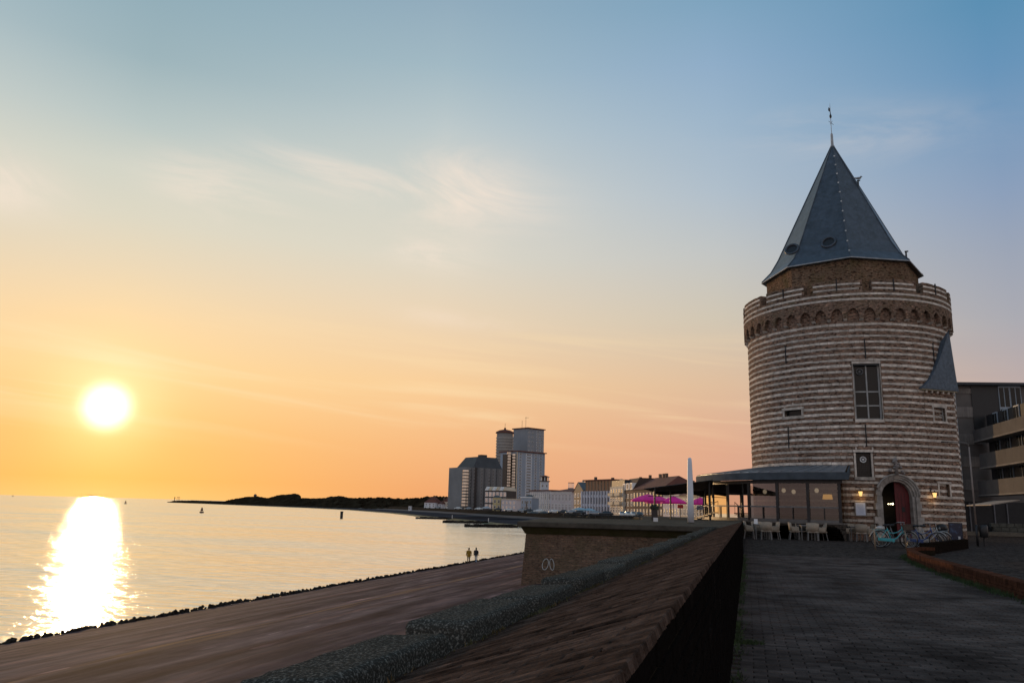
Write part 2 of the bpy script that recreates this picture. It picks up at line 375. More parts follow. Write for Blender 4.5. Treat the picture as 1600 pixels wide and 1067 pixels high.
grass_m = M('grass_blade', (.045,.075,.018), .8, .5, 3)
iron_m = M('black_iron', (.012,.011,.011), .6, .3, 8)
dark_m = M('dark_metal', (.022,.022,.024), .45, .3, 5, metal=.3)
black_m = M('black_paint', (.010,.010,.011), .5, .2, 5)
white_m = M('white_paint', (.72,.72,.72), .6, .08, 1)
stone_m = M('pale_limestone', (.55,.49,.425), .92, .45, 2.6, .5, 25, spec=.2)
portal_m = M('portal_sandstone', (.34,.31,.28), .92, .35, 2.5, .6, 25, spec=.2)
slate_m = None
winglass_m = M('dark_window_glass', (.012,.014,.013), .12, .2, 2, spec=.25)
lead_m = M('lead_sheet', (.34,.35,.36), .55, .3, 3)
GLASS = glassmat('pavilion_glass', (.50,.49,.46), .05)

SEA = -6.0
# ------------------------------------------------------------------ setting: sea, dike slope, beach, dunes
def grid_sheet(name, fn, nu, nv, mat, smooth=True):
    mb = MB(); vs = [fn(i/nu, j/nv) for j in range(nv+1) for i in range(nu+1)]
    fs = [(j*(nu+1)+i, j*(nu+1)+i+1, (j+1)*(nu+1)+i+1, (j+1)*(nu+1)+i) for j in range(nv) for i in range(nu)]
    mb.add(vs, fs); return mb.build(name, mat, None, smooth)
kind(MB().add([(-40000,-6000,SEA),(40000,-6000,SEA),(40000,45000,SEA),(-40000,45000,SEA)], [(0,1,2,3)]).build('sea', water, recalc=False), 'structure')
def nse(x, y, z=0): return noise.noise(Vector((x, y, z)))

# dike slope beside the promenade wall: gentle slope, then a steeper strip that catches the low sun
EDGE_X = -32.9
prof = [(-.6,.0),(-1.0,-.32),(-6.0,-.92),(-11.4,-1.70),(-12.1,-1.90),(-17.2,-2.64),(-25.0,-4.05),(-31.6,-5.32),(-33.0,-5.48),(-33.7,-5.9),(-36.0,-7.5)]
def dike_z(x):
    for (x0,z0),(x1,z1) in zip(prof, prof[1:]):
        if x <= x0 and x >= x1: return z0+(z1-z0)*(x0-x)/(x0-x1)
    return 0
def dike():
    ys = [-6+i*1.6 for i in range(0, 100)]; xs = []
    for (x0,_),(x1,_) in zip(prof, prof[1:]):
        k = max(1, int((x0-x1)/1.0)); xs += [x0+(x1-x0)*i/k for i in range(k)]
    xs.append(prof[-1][0])
    mb = MB(); vs = []
    for y in ys:
        for x in xs:
            e = .10*nse(x*1.3, y*1.1, 3) if x < -32.4 else 0
            vs.append((x+e*2, y, dike_z(x)+.035*nse(x*.5, y*.22)+e))
    n = len(xs)
    mb.add(vs, [(j*n+i, j*n+i+1, (j+1)*n+i+1, (j+1)*n+i) for j in range(len(ys)-1) for i in range(n-1)])
    m = sandgrey.copy(); m.name = 'dike_asphalt'; t = m.node_tree; b = t.nodes['Principled BSDF']
    # long wear streaks running along the dike, and pale scuffs
    geo = N(t, 'ShaderNodeNewGeometry'); base = b.inputs['Base Color'].links[0].from_socket; cur = base
    for sc, scale, lo, hi, mul in (((.75,.05,.0), 1.0, .40, .62, (.38,.36,.42)), ((1.1,.06,.0), 1.0, .54, .70, (1.9,1.55,1.3)), ((2.2,.10,.0), 1.0, .50, .66, (.6,.6,.62)), ((1.6,.7,.0), 1.0, .46, .62, (.62,.60,.66)), ((3.0,1.2,.0), 1.0, .52, .70, (1.5,1.4,1.3)), ((1.3,.30,.0), 1.0, .665, .70, (2.6,2.5,2.4))):
        mp = N(t, 'ShaderNodeMapping'); mp.inputs['Scale'].default_value = sc; mp.inputs['Rotation'].default_value = (0,0,R_(2)); t.links.new(geo.outputs['Position'], mp.inputs[0])
        nz = N(t, 'ShaderNodeTexNoise'); nz.inputs['Scale'].default_value = scale; nz.inputs['Detail'].default_value = 5; t.links.new(mp.outputs[0], nz.inputs['Vector'])
        mr = N(t, 'ShaderNodeMapRange'); t.links.new(nz.outputs[0], mr.inputs[0]); mr.inputs[1].default_value = lo; mr.inputs[2].default_value = hi
        mx = N(t, 'ShaderNodeMix', data_type='RGBA', blend_type='MULTIPLY'); t.links.new(mr.outputs[0], mx.inputs[0]); t.links.new(cur, mx.inputs[6]); mx.inputs[7].default_value = mul+(1,); cur = mx.outputs[2]
    # orange sun streak along the change of slope, put into the base colour
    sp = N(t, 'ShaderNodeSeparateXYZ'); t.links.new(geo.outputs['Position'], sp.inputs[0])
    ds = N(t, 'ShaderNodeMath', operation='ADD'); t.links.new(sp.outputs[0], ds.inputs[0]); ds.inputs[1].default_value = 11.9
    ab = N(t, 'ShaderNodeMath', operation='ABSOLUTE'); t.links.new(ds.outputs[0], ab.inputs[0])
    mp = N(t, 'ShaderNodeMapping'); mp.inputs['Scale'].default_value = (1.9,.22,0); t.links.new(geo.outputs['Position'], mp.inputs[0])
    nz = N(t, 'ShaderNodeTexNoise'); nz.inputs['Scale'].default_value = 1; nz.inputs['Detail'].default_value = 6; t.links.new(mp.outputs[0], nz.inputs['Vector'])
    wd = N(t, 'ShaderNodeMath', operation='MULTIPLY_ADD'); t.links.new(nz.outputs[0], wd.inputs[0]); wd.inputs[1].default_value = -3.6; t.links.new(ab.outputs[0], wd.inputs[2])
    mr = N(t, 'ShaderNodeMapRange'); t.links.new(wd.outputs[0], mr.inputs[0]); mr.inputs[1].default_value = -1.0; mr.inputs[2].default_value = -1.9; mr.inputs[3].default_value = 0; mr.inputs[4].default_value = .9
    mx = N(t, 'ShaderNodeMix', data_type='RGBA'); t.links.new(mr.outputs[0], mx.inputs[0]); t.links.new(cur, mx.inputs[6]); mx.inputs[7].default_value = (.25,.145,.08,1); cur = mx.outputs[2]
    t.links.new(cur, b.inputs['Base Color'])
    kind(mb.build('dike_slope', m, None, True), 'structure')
    # rough row of stones along the water's edge
    st = MB()
    y = -4.0
    while y < 152:
        s_ = random.uniform(.09,.24); st_c = (EDGE_X-.25+random.uniform(-.25,.2), y, -5.50+random.uniform(-.06,.10))
        q = Matrix.Rotation(random.uniform(0,6), 3, Vector((random.random(),random.random(),random.random()+.1)).normalized())
        o = len(st.v); st.box(st_c, (s_*random.uniform(.8,1.5), s_*random.uniform(.8,1.6), s_*random.uniform(.5,.9)), mat=q)
        y += s_*random.uniform(.35,.8)
    tag(kind(st.build('edge_stones', rock_m, None, bevel=.015), 'stuff'), 'ragged row of dark wet stones along the foot of the dike', 'stones')
dike()

# far land: beach, apron, boulevard level and dunes follow the shoreline of the bay
shore_px = [(826,827),(775,821),(735,816),(700,812),(655,807.5),(610,802),(540,796.5),(480,793.5),(400,790.3),(330,787.5),(262,784.4)]
shore = [onz(x, y, SEA) for x, y in shore_px]
def inland(p, k, z):      # step away from the water, to the right and back
    d = Vector((p.x, p.y, 0)); dist = d.length; nrm = Vector((d.y, -d.x, 0)).normalized()
    return Vector((p.x, p.y, 0)) + nrm*k + Vector((0, 0, z))
def far_land():
    rows = []
    ext = [Vector((-30,150,SEA))]+shore
    for i, p in enumerate(ext):
        f = i/(len(ext)-1)
        rows.append(p)
    return rows
land = far_land()
def strip(name, offs, mats, wob=0):
    mb = MB(); sub = 6; P = []
    for i in range(len(land)-1):
        for k in range(sub): P.append(land[i].lerp(land[i+1], k/sub))
    P.append(land[-1]); n = len(offs)
    for i, p in enumerate(P):
        d = Vector((p.x, p.y, 0)); fwd = d.normalized(); side = Vector((fwd.y, -fwd.x, 0)); g = (side*.75+fwd*.66).normalized()
        for j, (o, z) in enumerate(offs):
            w = wob*nse(i*.9, j*3.1)*(1 if j in (0, 1) else .25)
            q = Vector((p.x, p.y, 0))+g*(o+w); mb.v.append((q.x, q.y, z))
    for i in range(len(P)-1):
        for j in range(n-1):
            mb.f.append((i*n+j, i*n+j+1, (i+1)*n+j+1, (i+1)*n+j)); mb.mi.append(min(j, len(mats)-1))
    return kind(mb.build(name, mats, None), 'structure')
strip('beach', [(-12,-7.5),(4,-5.75),(10,-5.5),(46,-4.3),(60,-3.2),(62,-2.9)], [moss_m, moss_m, apron_m, sand_m, sand_m], 5)
strip('revetment', [(58,-3.4),(66,-.6),(68,-.3)], [revet_m, revet_m])
strip('boulevard', [(67.5,-.35),(1300,-.35)], [boul_m])

def dunes():
    # skyline of the far dunes, measured in the photograph
    sky = [(262,784),(272,782),(300,781.5),(350,783),(365,780),(385,776.5),(402,776),(418,779),(432,774.5),(448,773),(460,771.8),(467,773.5),(470,778.5),(490,779.5),(508,778.5),(515,776.5),(532,775.5),(545,778.5),(565,779.5),(585,778.5),(612,779.5),(640,780.5),(660,779.5),(672,776.5),(690,778),(715,780),(745,781)]
    def top(x):
        for (a,ya),(b,yb) in zip(sky, sky[1:]):
            if a <= x <= b: return ya+(yb-ya)*(x-a)/(b-a)
        return 781
    mb = MB(); xs = [262+i*1.6 for i in range(303)]; n = 6
    for x in xs:
        f = (x-262)/(745-262); d = 1790-1000*f**.9
        y = top(x)-1.0*min(1,max(0,(x-350)/60))+.7*nse(x*.55, 1)+.7*nse(x*.16, 4)+.5*nse(x*1.7, 9)
        zt = max(atd(x, y, d).z, -5.2 if x < 275 else -2)
        w = 40+120*min(1, f*4)
        for k, (dd, zf) in enumerate(((-w*.8,-1),(-w*.45,.18),(-w*.2,.62),(0,1),(w*.5,.9),(w*2,-1))):
            p = gp(x, d+dd); z = SEA-.5 if zf < 0 else (SEA+.5)+(zt-SEA-.5)*zf
            mb.v.append((p.x, p.y, z+(1.6*nse(x*.16, k*2.7) if 0 < zf < 1 else 0)))
    for i in range(len(xs)-1):
        for k in range(n-1): mb.f.append((i*n+k, i*n+k+1, (i+1)*n+k+1, (i+1)*n+k)); mb.mi.append(0)
    kind(mb.build('dunes', dune_m, None, True), 'structure')
    sc = MB()
    for _ in range(1500):
        x = random.uniform(352, 742); f = (x-262)/(745-262); d = 1790-1000*f**.9; w = 40+120*min(1, f*4)
        y = top(x); zt = atd(x, y+.2, d).z; dd = random.choice((0, 0, -.1, -.2, -.35))*w; zz = (SEA+.5)+(zt-SEA-.5)*(1+dd/w*1.8)
        p = gp(x, d+dd); r = random.uniform(.5, 1.7)*(1.3 if x > 560 else .9)
        if nse(x*.09, 3, dd) < -.15: continue
        o = len(sc.v); sc.sphere((p.x, p.y, zz-.2), r, 6, 4, (1.5, 1.5, 1.0))
        for i in range(o, len(sc.v)):
            v = sc.v[i]; sc.v[i] = (v[0]+random.uniform(-.35,.35)*r, v[1], v[2]+random.uniform(-.35,.35)*r)
    tag(kind(sc.build('dune_shrubs', dune_m, None, recalc=False), 'stuff'), 'dark low scrub covering the far dunes', 'shrubs')
dunes()
# ------------------------------------------------------------------ promenade, its brick paving
WX = -.172                                    # inner face of the sea wall
def promenade():
    pr = kind(MB().add([(WX-.3,-6,-.02),(70,-6,-.02),(70,120,-.02),(WX-.3,120,-.02)], [(0,1,2,3)]).build('promenade', pavejoint_m, recalc=False), 'structure')
    # bricks in stretcher rows: the 300 nearest in view one by one, the rest joined
    variants = []
    for k in range(6):
        b = MB().box((0,0,0), (.204,.098,.03))
        for i in range(len(b.v)): b.v[i] = (b.v[i][0]+random.uniform(-.003,.003), b.v[i][1]+random.uniform(-.003,.003), b.v[i][2]+(random.uniform(-.003,.002) if b.v[i][2] > 0 else 0))
        variants.append(b.mesh('paving_brick', pave_m, bevel=.006))
    cells = []
    row = 0; y = 4.6
    while y < 27:
        x = WX+.07-(.105 if row % 2 else 0)
        xmax = min(4.1+.0*y, (y+2)*.62)
        if y > 14.6: xmax = min(4.35, (y+2)*.62)
        while x < xmax+.2:
            cells.append((x+.1, y)); x += .211
        y += .1045; row += 1
    def seen(c):
        d = Vector((c[0], c[1], 0))-EYE; f = d.dot(cf)
        px, py = CX+FPX*d.dot(cr)/f, CY-FPX*d.dot(cu)/f
        return f, (-10 < px < 1615 and py < 1075)
    vis = [(seen(c)[0], c) for c in cells if seen(c)[1]]
    vis.sort(); rest = MB()
    for k, (f, c) in enumerate(vis):
        sink = -.012 if nse(c[0]*1.1, c[1]*1.1, 8) > .42 else 0
        zz = -.018+.006*nse(c[0]*.8, c[1]*.8)+random.uniform(-.002,.002)+sink*.5
        if k < 300:
            o = link('paving_brick', variants[k % 6], pr, (c[0], c[1], zz)); o.rotation_euler = (random.uniform(-.012,.012), random.uniform(-.008,.008), random.uniform(-.01,.01))
        else:
            x0, x1, y0, y1 = c[0]-.102, c[0]+.102, c[1]-.049, c[1]+.049; t_ = zz+.015; a, b_ = random.uniform(-.0035,.0035), random.uniform(-.0035,.0035); e = .006
            rest.add([(x0,y0,-.02),(x1,y0,-.02),(x1,y1,-.02),(x0,y1,-.02),(x0+e,y0+e,t_+a),(x1-e,y0+e,t_+b_),(x1-e,y1-e,t_-a),(x0+e,y1-e,t_-b_)], [(4,5,6,7),(0,1,5,4),(1,2,6,5),(3,0,4,7)])
    kind(rest.build('paving_bricks', pave_m, pr, recalc=False), 'stuff')
    # paving beyond, too far to tell the bricks apart
    far = brickmat('far_paving', (.082,.064,.056), (.070,.056,.049), (.050,.041,.035), mode='x', bw=.21, bh=.105, msize=.008, bump=.4)
    # brick rows are laid on the ground plane, so the texture reads x,y
    t = far.node_tree
    for n in t.nodes:
        if n.type == 'COMBXYZ':
            for l in list(n.inputs[1].links): t.links.remove(l)
            sp = [q for q in t.nodes if q.type == 'SEPXYZ'][0]; t.links.new(sp.outputs[1], n.inputs[1])
    kind(MB().add([(WX,27,-.006),(70,27,-.006),(70,120,-.006),(WX,120,-.006)], [(0,1,2,3)]).build('plaza', far, recalc=False), 'structure')
    kind(MB().add([(4.45,-6,-.007),(70,-6,-.007),(70,26.99,-.007),(4.45,26.99,-.007)], [(0,1,2,3)]).build('garden_paving', far, recalc=False), 'structure')
    # weeds along the foot of the wall
    g = MB()
    for _ in range(2600):
        y = random.uniform(3.5, 26); x = WX+abs(random.gauss(0,.05))+.005
        if nse(0, y*.9, 5) < -.05 and random.random() < .8: continue
        h = random.uniform(.015,.06); a = random.uniform(0, 6.3); w = random.uniform(.003,.007)
        g.add([(x-w*math.cos(a), y-w*math.sin(a), 0), (x+w*math.cos(a), y+w*math.sin(a), 0), (x+random.uniform(-.03,.04), y+random.uniform(-.03,.03), h)], [(0,1,2)])
    tag(kind(g.build('wall_weeds', grass_m, None, recalc=False), 'stuff'), 'thin green weeds growing along the foot of the dark sea wall', 'weeds')
    # a tuft with a pale scrap beside the wall
    pt = onz(1172, 1005, 0); t_ = MB()
    for _ in range(160):
        a = random.uniform(0,6.3); rr = random.uniform(0,.13); x, y = pt.x+rr*math.cos(a)*1.1, pt.y+rr*math.sin(a)*.6; h = random.uniform(.02,.05)
        t_.add([(x-.006,y,0),(x+.006,y,0),(x+random.uniform(-.03,.03),y+random.uniform(-.02,.02),h)], [(0,1,2)])
    tag(t_.build('weed_tuft', grass_m, None, recalc=False), 'flat green weed tuft on the paving near the sea wall', 'weed')
promenade()

# ------------------------------------------------------------------ sea wall along the promenade
def sea_wall():
    Y0, Y1 = -2.0, 24.2
    w = thing('sea_wall', 'long dark brick sea wall with sloping top beside the promenade', 'wall', (0,0,0))
    zi, zo, xo = 1.005, .775, -.90
    MB().hexa([(WX-.006,Y0,-.3),(WX-.006,Y1,-.3),(-1.09,Y1,-.6),(-1.09,Y0,-.6),(WX-.006,Y0,zi-.012),(WX-.006,Y1,zi-.012),(-1.09,Y1,zo-.072),(-1.09,Y0,zo-.072)]).build('core', mortar_m, w)
    sl = math.atan2(zi-zo, WX-xo)
    # top: bricks on edge, laid across the wall
    L = math.hypot(WX-xo, zi-zo); bl, bw, pit = .165, .0398, .0445
    var = []
    for k in range(8):
        b = MB().box((0,0,0), (bl,bw,.022))
        for i in range(8): b.v[i] = tuple(c+random.uniform(-.0012,.0012) for c in b.v[i])
        var.append(b.mesh('brick', topbrick_m, bevel=.0025))
    cells = []
    row = 0; y = Y0+.04
    while y < Y1-.03:
        s = -.085 if row % 2 else 0.0
        while s < L-.02:
            a, b = max(s, 0), min(s+bl, L)
            if b-a > .06: cells.append((y, a, b))
            s += bl+.004
        y += pit; row += 1
    def pxy(p):
        d = p-EYE; f = d.dot(cf)
        return (f, CX+FPX*d.dot(cr)/f, CY-FPX*d.dot(cu)/f) if f > .1 else (f, -999, 9999)
    vis = []; oth = []
    for y, a, b in cells:
        m = (a+b)/2; p = Vector((WX-m*math.cos(sl), y, zi-m*math.sin(sl))); f, px, py = pxy(p)
        (vis if (py < 1085 and px > 300) else oth).append((f, y, a, b, p))
    vis.sort(key=lambda q: q[0]); rest = MB()
    rot = Matrix.Rotation(-sl, 3, 'Y')
    for k, (f, y, a, b, p) in enumerate(vis+oth):
        rise = .003*nse(p.x*2, p.y*2)+random.uniform(-.0015,.001)
        if nse(p.x*1.6, p.y*9, 7) > .5: rise -= .007
        q = p+Vector((0,0,rise-.011+.003))
        if k < 300 and k < len(vis):
            o = link('brick', var[k % 8], w, q, 0, ((b-a)/bl, 1, 1))
            o.rotation_euler = (Matrix.Rotation(random.uniform(-.02,.02), 3, 'X') @ Matrix.Rotation(-sl+random.uniform(-.006,.006), 3, 'Y')).to_euler()
        else:
            h = bw/2; e = .0025; l2 = (b-a)/2; t_ = .011; j = [random.uniform(-.0012,.0012) for _ in range(4)]
            P = [(-l2,-h,-t_),(l2,-h,-t_),(l2,h,-t_),(-l2,h,-t_),(-l2+e,-h+e,t_+j[0]),(l2-e,-h+e,t_+j[1]),(l2-e,h-e,t_+j[2]),(-l2+e,h-e,t_+j[3])]
            rest.add([rot @ Vector(c)+q for c in P], [(4,5,6,7),(0,1,5,4),(1,2,6,5),(2,3,7,6),(3,0,4,7)])
    kind(rest.build('top_bricks', topbrick_m, w, recalc=False), 'stuff')
    # inner face bricks
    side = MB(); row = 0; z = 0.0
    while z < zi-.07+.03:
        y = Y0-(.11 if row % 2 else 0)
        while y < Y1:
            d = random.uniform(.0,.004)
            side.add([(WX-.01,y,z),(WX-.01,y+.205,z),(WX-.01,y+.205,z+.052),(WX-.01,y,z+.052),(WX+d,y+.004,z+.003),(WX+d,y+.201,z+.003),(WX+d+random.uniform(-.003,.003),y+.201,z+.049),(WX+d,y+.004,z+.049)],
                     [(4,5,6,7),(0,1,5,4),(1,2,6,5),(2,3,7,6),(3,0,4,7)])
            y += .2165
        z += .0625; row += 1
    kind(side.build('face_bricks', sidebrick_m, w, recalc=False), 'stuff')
    # coping stones: rounded rough concrete blocks along the seaward edge
    spc = .92; variants = []
    for k in range(6):
        mb = MB(); nu, nv = 26, 22
        # rounded cross-section from outer foot over the top to the inner foot
        cs = []
        hw, hh, rr = .118, .08, .022
        path = [(-hw,-hh),(-hw,-.02),(-hw,hh-rr)]+[(-hw+rr-rr*math.cos(a), hh-rr+rr*math.sin(a)) for a in [PI/2*i/5 for i in range(1,6)]]+[(-hw+rr+(2*hw-2*rr)*i/6, hh) for i in range(1,6)]+[(hw-rr+rr*math.sin(a), hh-rr+rr*math.cos(a)) for a in [PI/2*i/5 for i in range(0,6)]]+[(hw,-.02),(hw,-hh)]
        Ls = (spc-.14)/2
        us = [-Ls,-Ls+.004,-Ls+.016,-Ls+.036]+[-Ls+.06+(2*Ls-.12)*i/18 for i in range(19)]+[Ls-.036,Ls-.016,Ls-.004,Ls]
        for i, u in enumerate(us):
            e = max(0, .035-(Ls-abs(u)))/.035; sh = 1-.12*e**2
            for (x, z) in path:
                nn = .003*nse(x*9+k*7, u*9, z*9)+.002*nse(x*30+k*3, u*30, z*30)+.002*nse(x*80, u*80+k, z*80)
                v = Vector((x*sh, u, (z+hh)*(1-.16*e**2)-hh)); nr = Vector((x,0,z)).normalized()
                mb.v.append(tuple(v+nr*nn*1.2))
        m_ = len(path)
        for i in range(len(us)-1):
            for j in range(m_-1): mb.f.append((i*m_+j, i*m_+j+1, (i+1)*m_+j+1, (i+1)*m_+j)); mb.mi.append(0)
        mb.f += [tuple(range(m_)), tuple((len(us)-1)*m_+j for j in range(m_))[::-1]]; mb.mi += [0,0]
        variants.append(mb.mesh('coping_stone', coping_m, True))
    y = 2.507+.46-spc*3
    k = 0
    while y < Y1-.3:
        o = link('coping_stone', variants[k % 6], w, (-1.0+random.uniform(-.010,.010), y, .760+(.007 if k % 2 else -.007)+random.uniform(-.005,.005)))
        o.rotation_euler = (random.uniform(-.008,.003), R_(-4)+random.uniform(-.02,.02), random.uniform(-.006,.006)+(PI if random.random() < .0 else 0))
        y += spc; k += 1
    # moss in the gutter behind the coping
    g = MB()
    for _ in range(5200):
        y = random.uniform(.4, 15); t_ = abs(random.gauss(0,.022)); x = -.885+t_; z0 = zi-(WX-x)*math.tan(sl)-.004
        if nse(y*1.6, 2, 9) < .05 and random.random() < .85: continue
        a = random.uniform(0,6.3); h = random.uniform(.006,.026); w_ = .004
        g.add([(x-w_*math.cos(a),y-w_*math.sin(a),z0),(x+w_*math.cos(a),y+w_*math.sin(a),z0),(x+random.uniform(-.012,.012),y+random.uniform(-.012,.012),z0+h)], [(0,1,2)])
    kind(g.build('moss', M('gutter_moss', (.07,.065,.02), .9, .5, 8, col2=(.16,.08,.025), thr=(.45,.7)), w, recalc=False), 'stuff')
sea_wall()

# ------------------------------------------------------------------ bastion with its projecting concrete cornice
ZD = .845
def bastion():
    A, Bp, Ep = onz(808,814,ZD), onz(862,808.3,ZD), onz(1107,822.5,ZD)
    G1, G2 = onz(1003,811.5,ZD), gp(1003,50)
    poly = [(A.x,A.y),(Ep.x,Ep.y),(WX-.2,Ep.y+.25),(WX-.2,70),(-9.5,70),(G2.x,G2.y),(G1.x,G1.y),(Bp.x,Bp.y)]
    b = thing('bastion', 'brick bastion with projecting mossy concrete slab carrying the terrace', 'bastion', (A.x, A.y, 0))
    loc = [(p[0]-A.x, p[1]-A.y) for p in poly]
    th = .155
    MB().prism(loc, ZD-th, ZD).build('slab', concrete_m, b, bevel=.02)
    def inset(k):
        u = Vector((loc[1][0]-loc[0][0], loc[1][1]-loc[0][1])).normalized(); n = Vector((-u.y, u.x))
        q = [list(p) for p in loc]
        for i in (0, 1): q[i][0] += n.x*k; q[i][1] += n.y*k
        s = Vector((loc[7][0]-loc[0][0], loc[7][1]-loc[0][1])).normalized(); m = Vector((s.y, -s.x))
        for i in (0, 7, 6): q[i][0] += m.x*k; q[i][1] += m.y*k
        return q
    ZW = ZD-th-.20
    # corbelled course under the slab
    i0, i1 = inset(.10), inset(.22); n = 8
    MB().add([(p[0],p[1],ZD-th-.003) for p in i0]+[(p[0],p[1],ZW) for p in i1], [(i,(i+1)%n,n+(i+1)%n,n+i) for i in range(n)]+[tuple(range(n)),tuple(range(n,2*n))[::-1]]).build('corbel_course', mosscon_m, b)
    # battered brick wall
    i2, i3 = inset(.24), inset(-.02)
    bm_ = brickmat('bastion_brick', (.25,.16,.11), (.16,.11,.08), (.15,.12,.09), mode='xy', bump=.6, patch=(.085,.075,.04), pamt=.6, ms=2.2, mk=.55)
    MB().add([(p[0],p[1],ZW-.003) for p in i2]+[(p[0],p[1],-3.2) for p in i3], [(i,(i+1)%n,n+(i+1)%n,n+i) for i in range(n)]+[tuple(range(n)),tuple(range(n,2*n))[::-1]]).build('brick_wall', bm_, b)
    # the white double-loop scrawl
    u = Vector((loc[1][0]-loc[0][0], loc[1][1]-loc[0][1],0)).normalized(); nn = Vector((u.y,-u.x,0))
    gr = MB()
    pA = Vector((i2[0][0],i2[0][1],ZW)); pB = Vector((i3[0][0],i3[0][1],-3.2))
    def face(s, z):
        f = (ZW-z)/(ZW+3.2); return pA.lerp(pB, f)+u*s+nn*.012
    for cx, tilt in ((0,0.015),(.19,-.03)):
        pts = []
        for k in range(26):
            a = 2*PI*k/24+.4; s = .085*math.cos(a)*(1 if cx == 0 else .72)+tilt*math.sin(a); z = .155*math.sin(a)
            pts.append(face(.66+cx+s, -.36+z))
        gr.tube(pts, .011, 5)
    gr.build('graffiti', M('white_spray', (.5,.5,.48), .8, .15, 20), b)
    return A, loc
BA, BLOC = bastion()
# ------------------------------------------------------------------ the round tower
TAZ, TD = R_(6.65), 54.0
TX, TY = TD*math.sin(TAZ), TD*math.cos(TAZ)
TR = TD*.1094
tfd = Vector((math.sin(TAZ), math.cos(TAZ), 0)); trd = Vector((math.cos(TAZ), -math.sin(TAZ), 0))
def oncyl(x, y, r):
    d = ray(x, y); o = EYE-Vector((TX,TY,0)); a = d.x**2+d.y**2; b = 2*(o.x*d.x+o.y*d.y); c = o.x**2+o.y**2-r*r
    q = b*b-4*a*c; t = (-b-math.sqrt(q))/2/a if q > 0 else -b/2/a
    p = EYE+d*t; l = p-Vector((TX,TY,0)); return math.atan2(l.dot(trd), -l.dot(tfd)), p.z
def tp(th, r, z): return Vector((r*math.sin(th), -r*math.cos(th), z))
def arcbox(mb, a0, a1, z0, z1, ri, ro, n=None, mi=0, ro2=None):
    n = n or max(1, int(abs(a1-a0)/R_(3.0)+.999)); o = len(mb.v); ro2 = ro if ro2 is None else ro2
    for i in range(n+1):
        a = a0+(a1-a0)*i/n
        for r, z in ((ri,z0),(ro,z0),(ro2,z1),(ri,z1)): mb.v.append(tuple(tp(a,r,z)))
    for i in range(n):
        for k in range(4): mb.f.append((o+i*4+k, o+i*4+(k+1)%4, o+(i+1)*4+(k+1)%4, o+(i+1)*4+k)); mb.mi.append(mi)
    mb.f.append((o,o+3,o+2,o+1)); mb.f.append(tuple(o+n*4+k for k in range(4))); mb.mi += [mi,mi]
def wall_grid(fn, s0, s1, z0, z1, ops, smax, depth, backs=True):
    # a wall sheet with real openings and reveals; fn(s, z, inset) -> point
    ss = {s0, s1}; zs = {z0, z1}
    for o in ops:
        for v in o[:2]: ss.add(min(max(v, s0), s1))
        for v in o[2:4]: zs.add(min(max(v, z0), z1))
    ss = sorted(ss); full = [ss[0]]
    for a, b in zip(ss, ss[1:]):
        k = max(1, int((b-a)/smax+.999)); full += [a+(b-a)*i/k for i in range(1, k+1)]
    zs = sorted(zs); mb = MB()
    for a, b in zip(full, full[1:]):
        for c, d in zip(zs, zs[1:]):
            if any(o[0]-1e-6 <= a and b <= o[1]+1e-6 and o[2]-1e-6 <= c and d <= o[3]+1e-6 for o in ops): continue
            mb.add([fn(a,c,0), fn(b,c,0), fn(b,d,0), fn(a,d,0)], [(0,1,2,3)])
    for o in ops:
        if len(o) > 4: continue
        a, b, c, d = o[:4]
        for p, q in (((a,c),(a,d)), ((b,d),(b,c)), ((a,d),(b,d)), ((b,c),(a,c))):
            mb.add([fn(*p,0), fn(*q,0), fn(*q,depth), fn(*p,depth)], [(0,1,2,3)])
        if backs: pass
    return mb
tower_brick = brickmat('tower_brick', (.315,.19,.135), (.185,.128,.095), (.25,.21,.17), 'cyl', TR, .215, .062, .008, .5)
parapet_brick = brickmat('parapet_brick', (.29,.18,.13), (.185,.13,.095), (.22,.185,.145), 'cyl', TR, .215, .062, .008, .6, patch=(.10,.085,.04), pamt=.35)
flat_brick = brickmat('turret_brick', (.315,.19,.135), (.185,.128,.095), (.25,.21,.17), 'xy', TR, .215, .062, .008, .5)
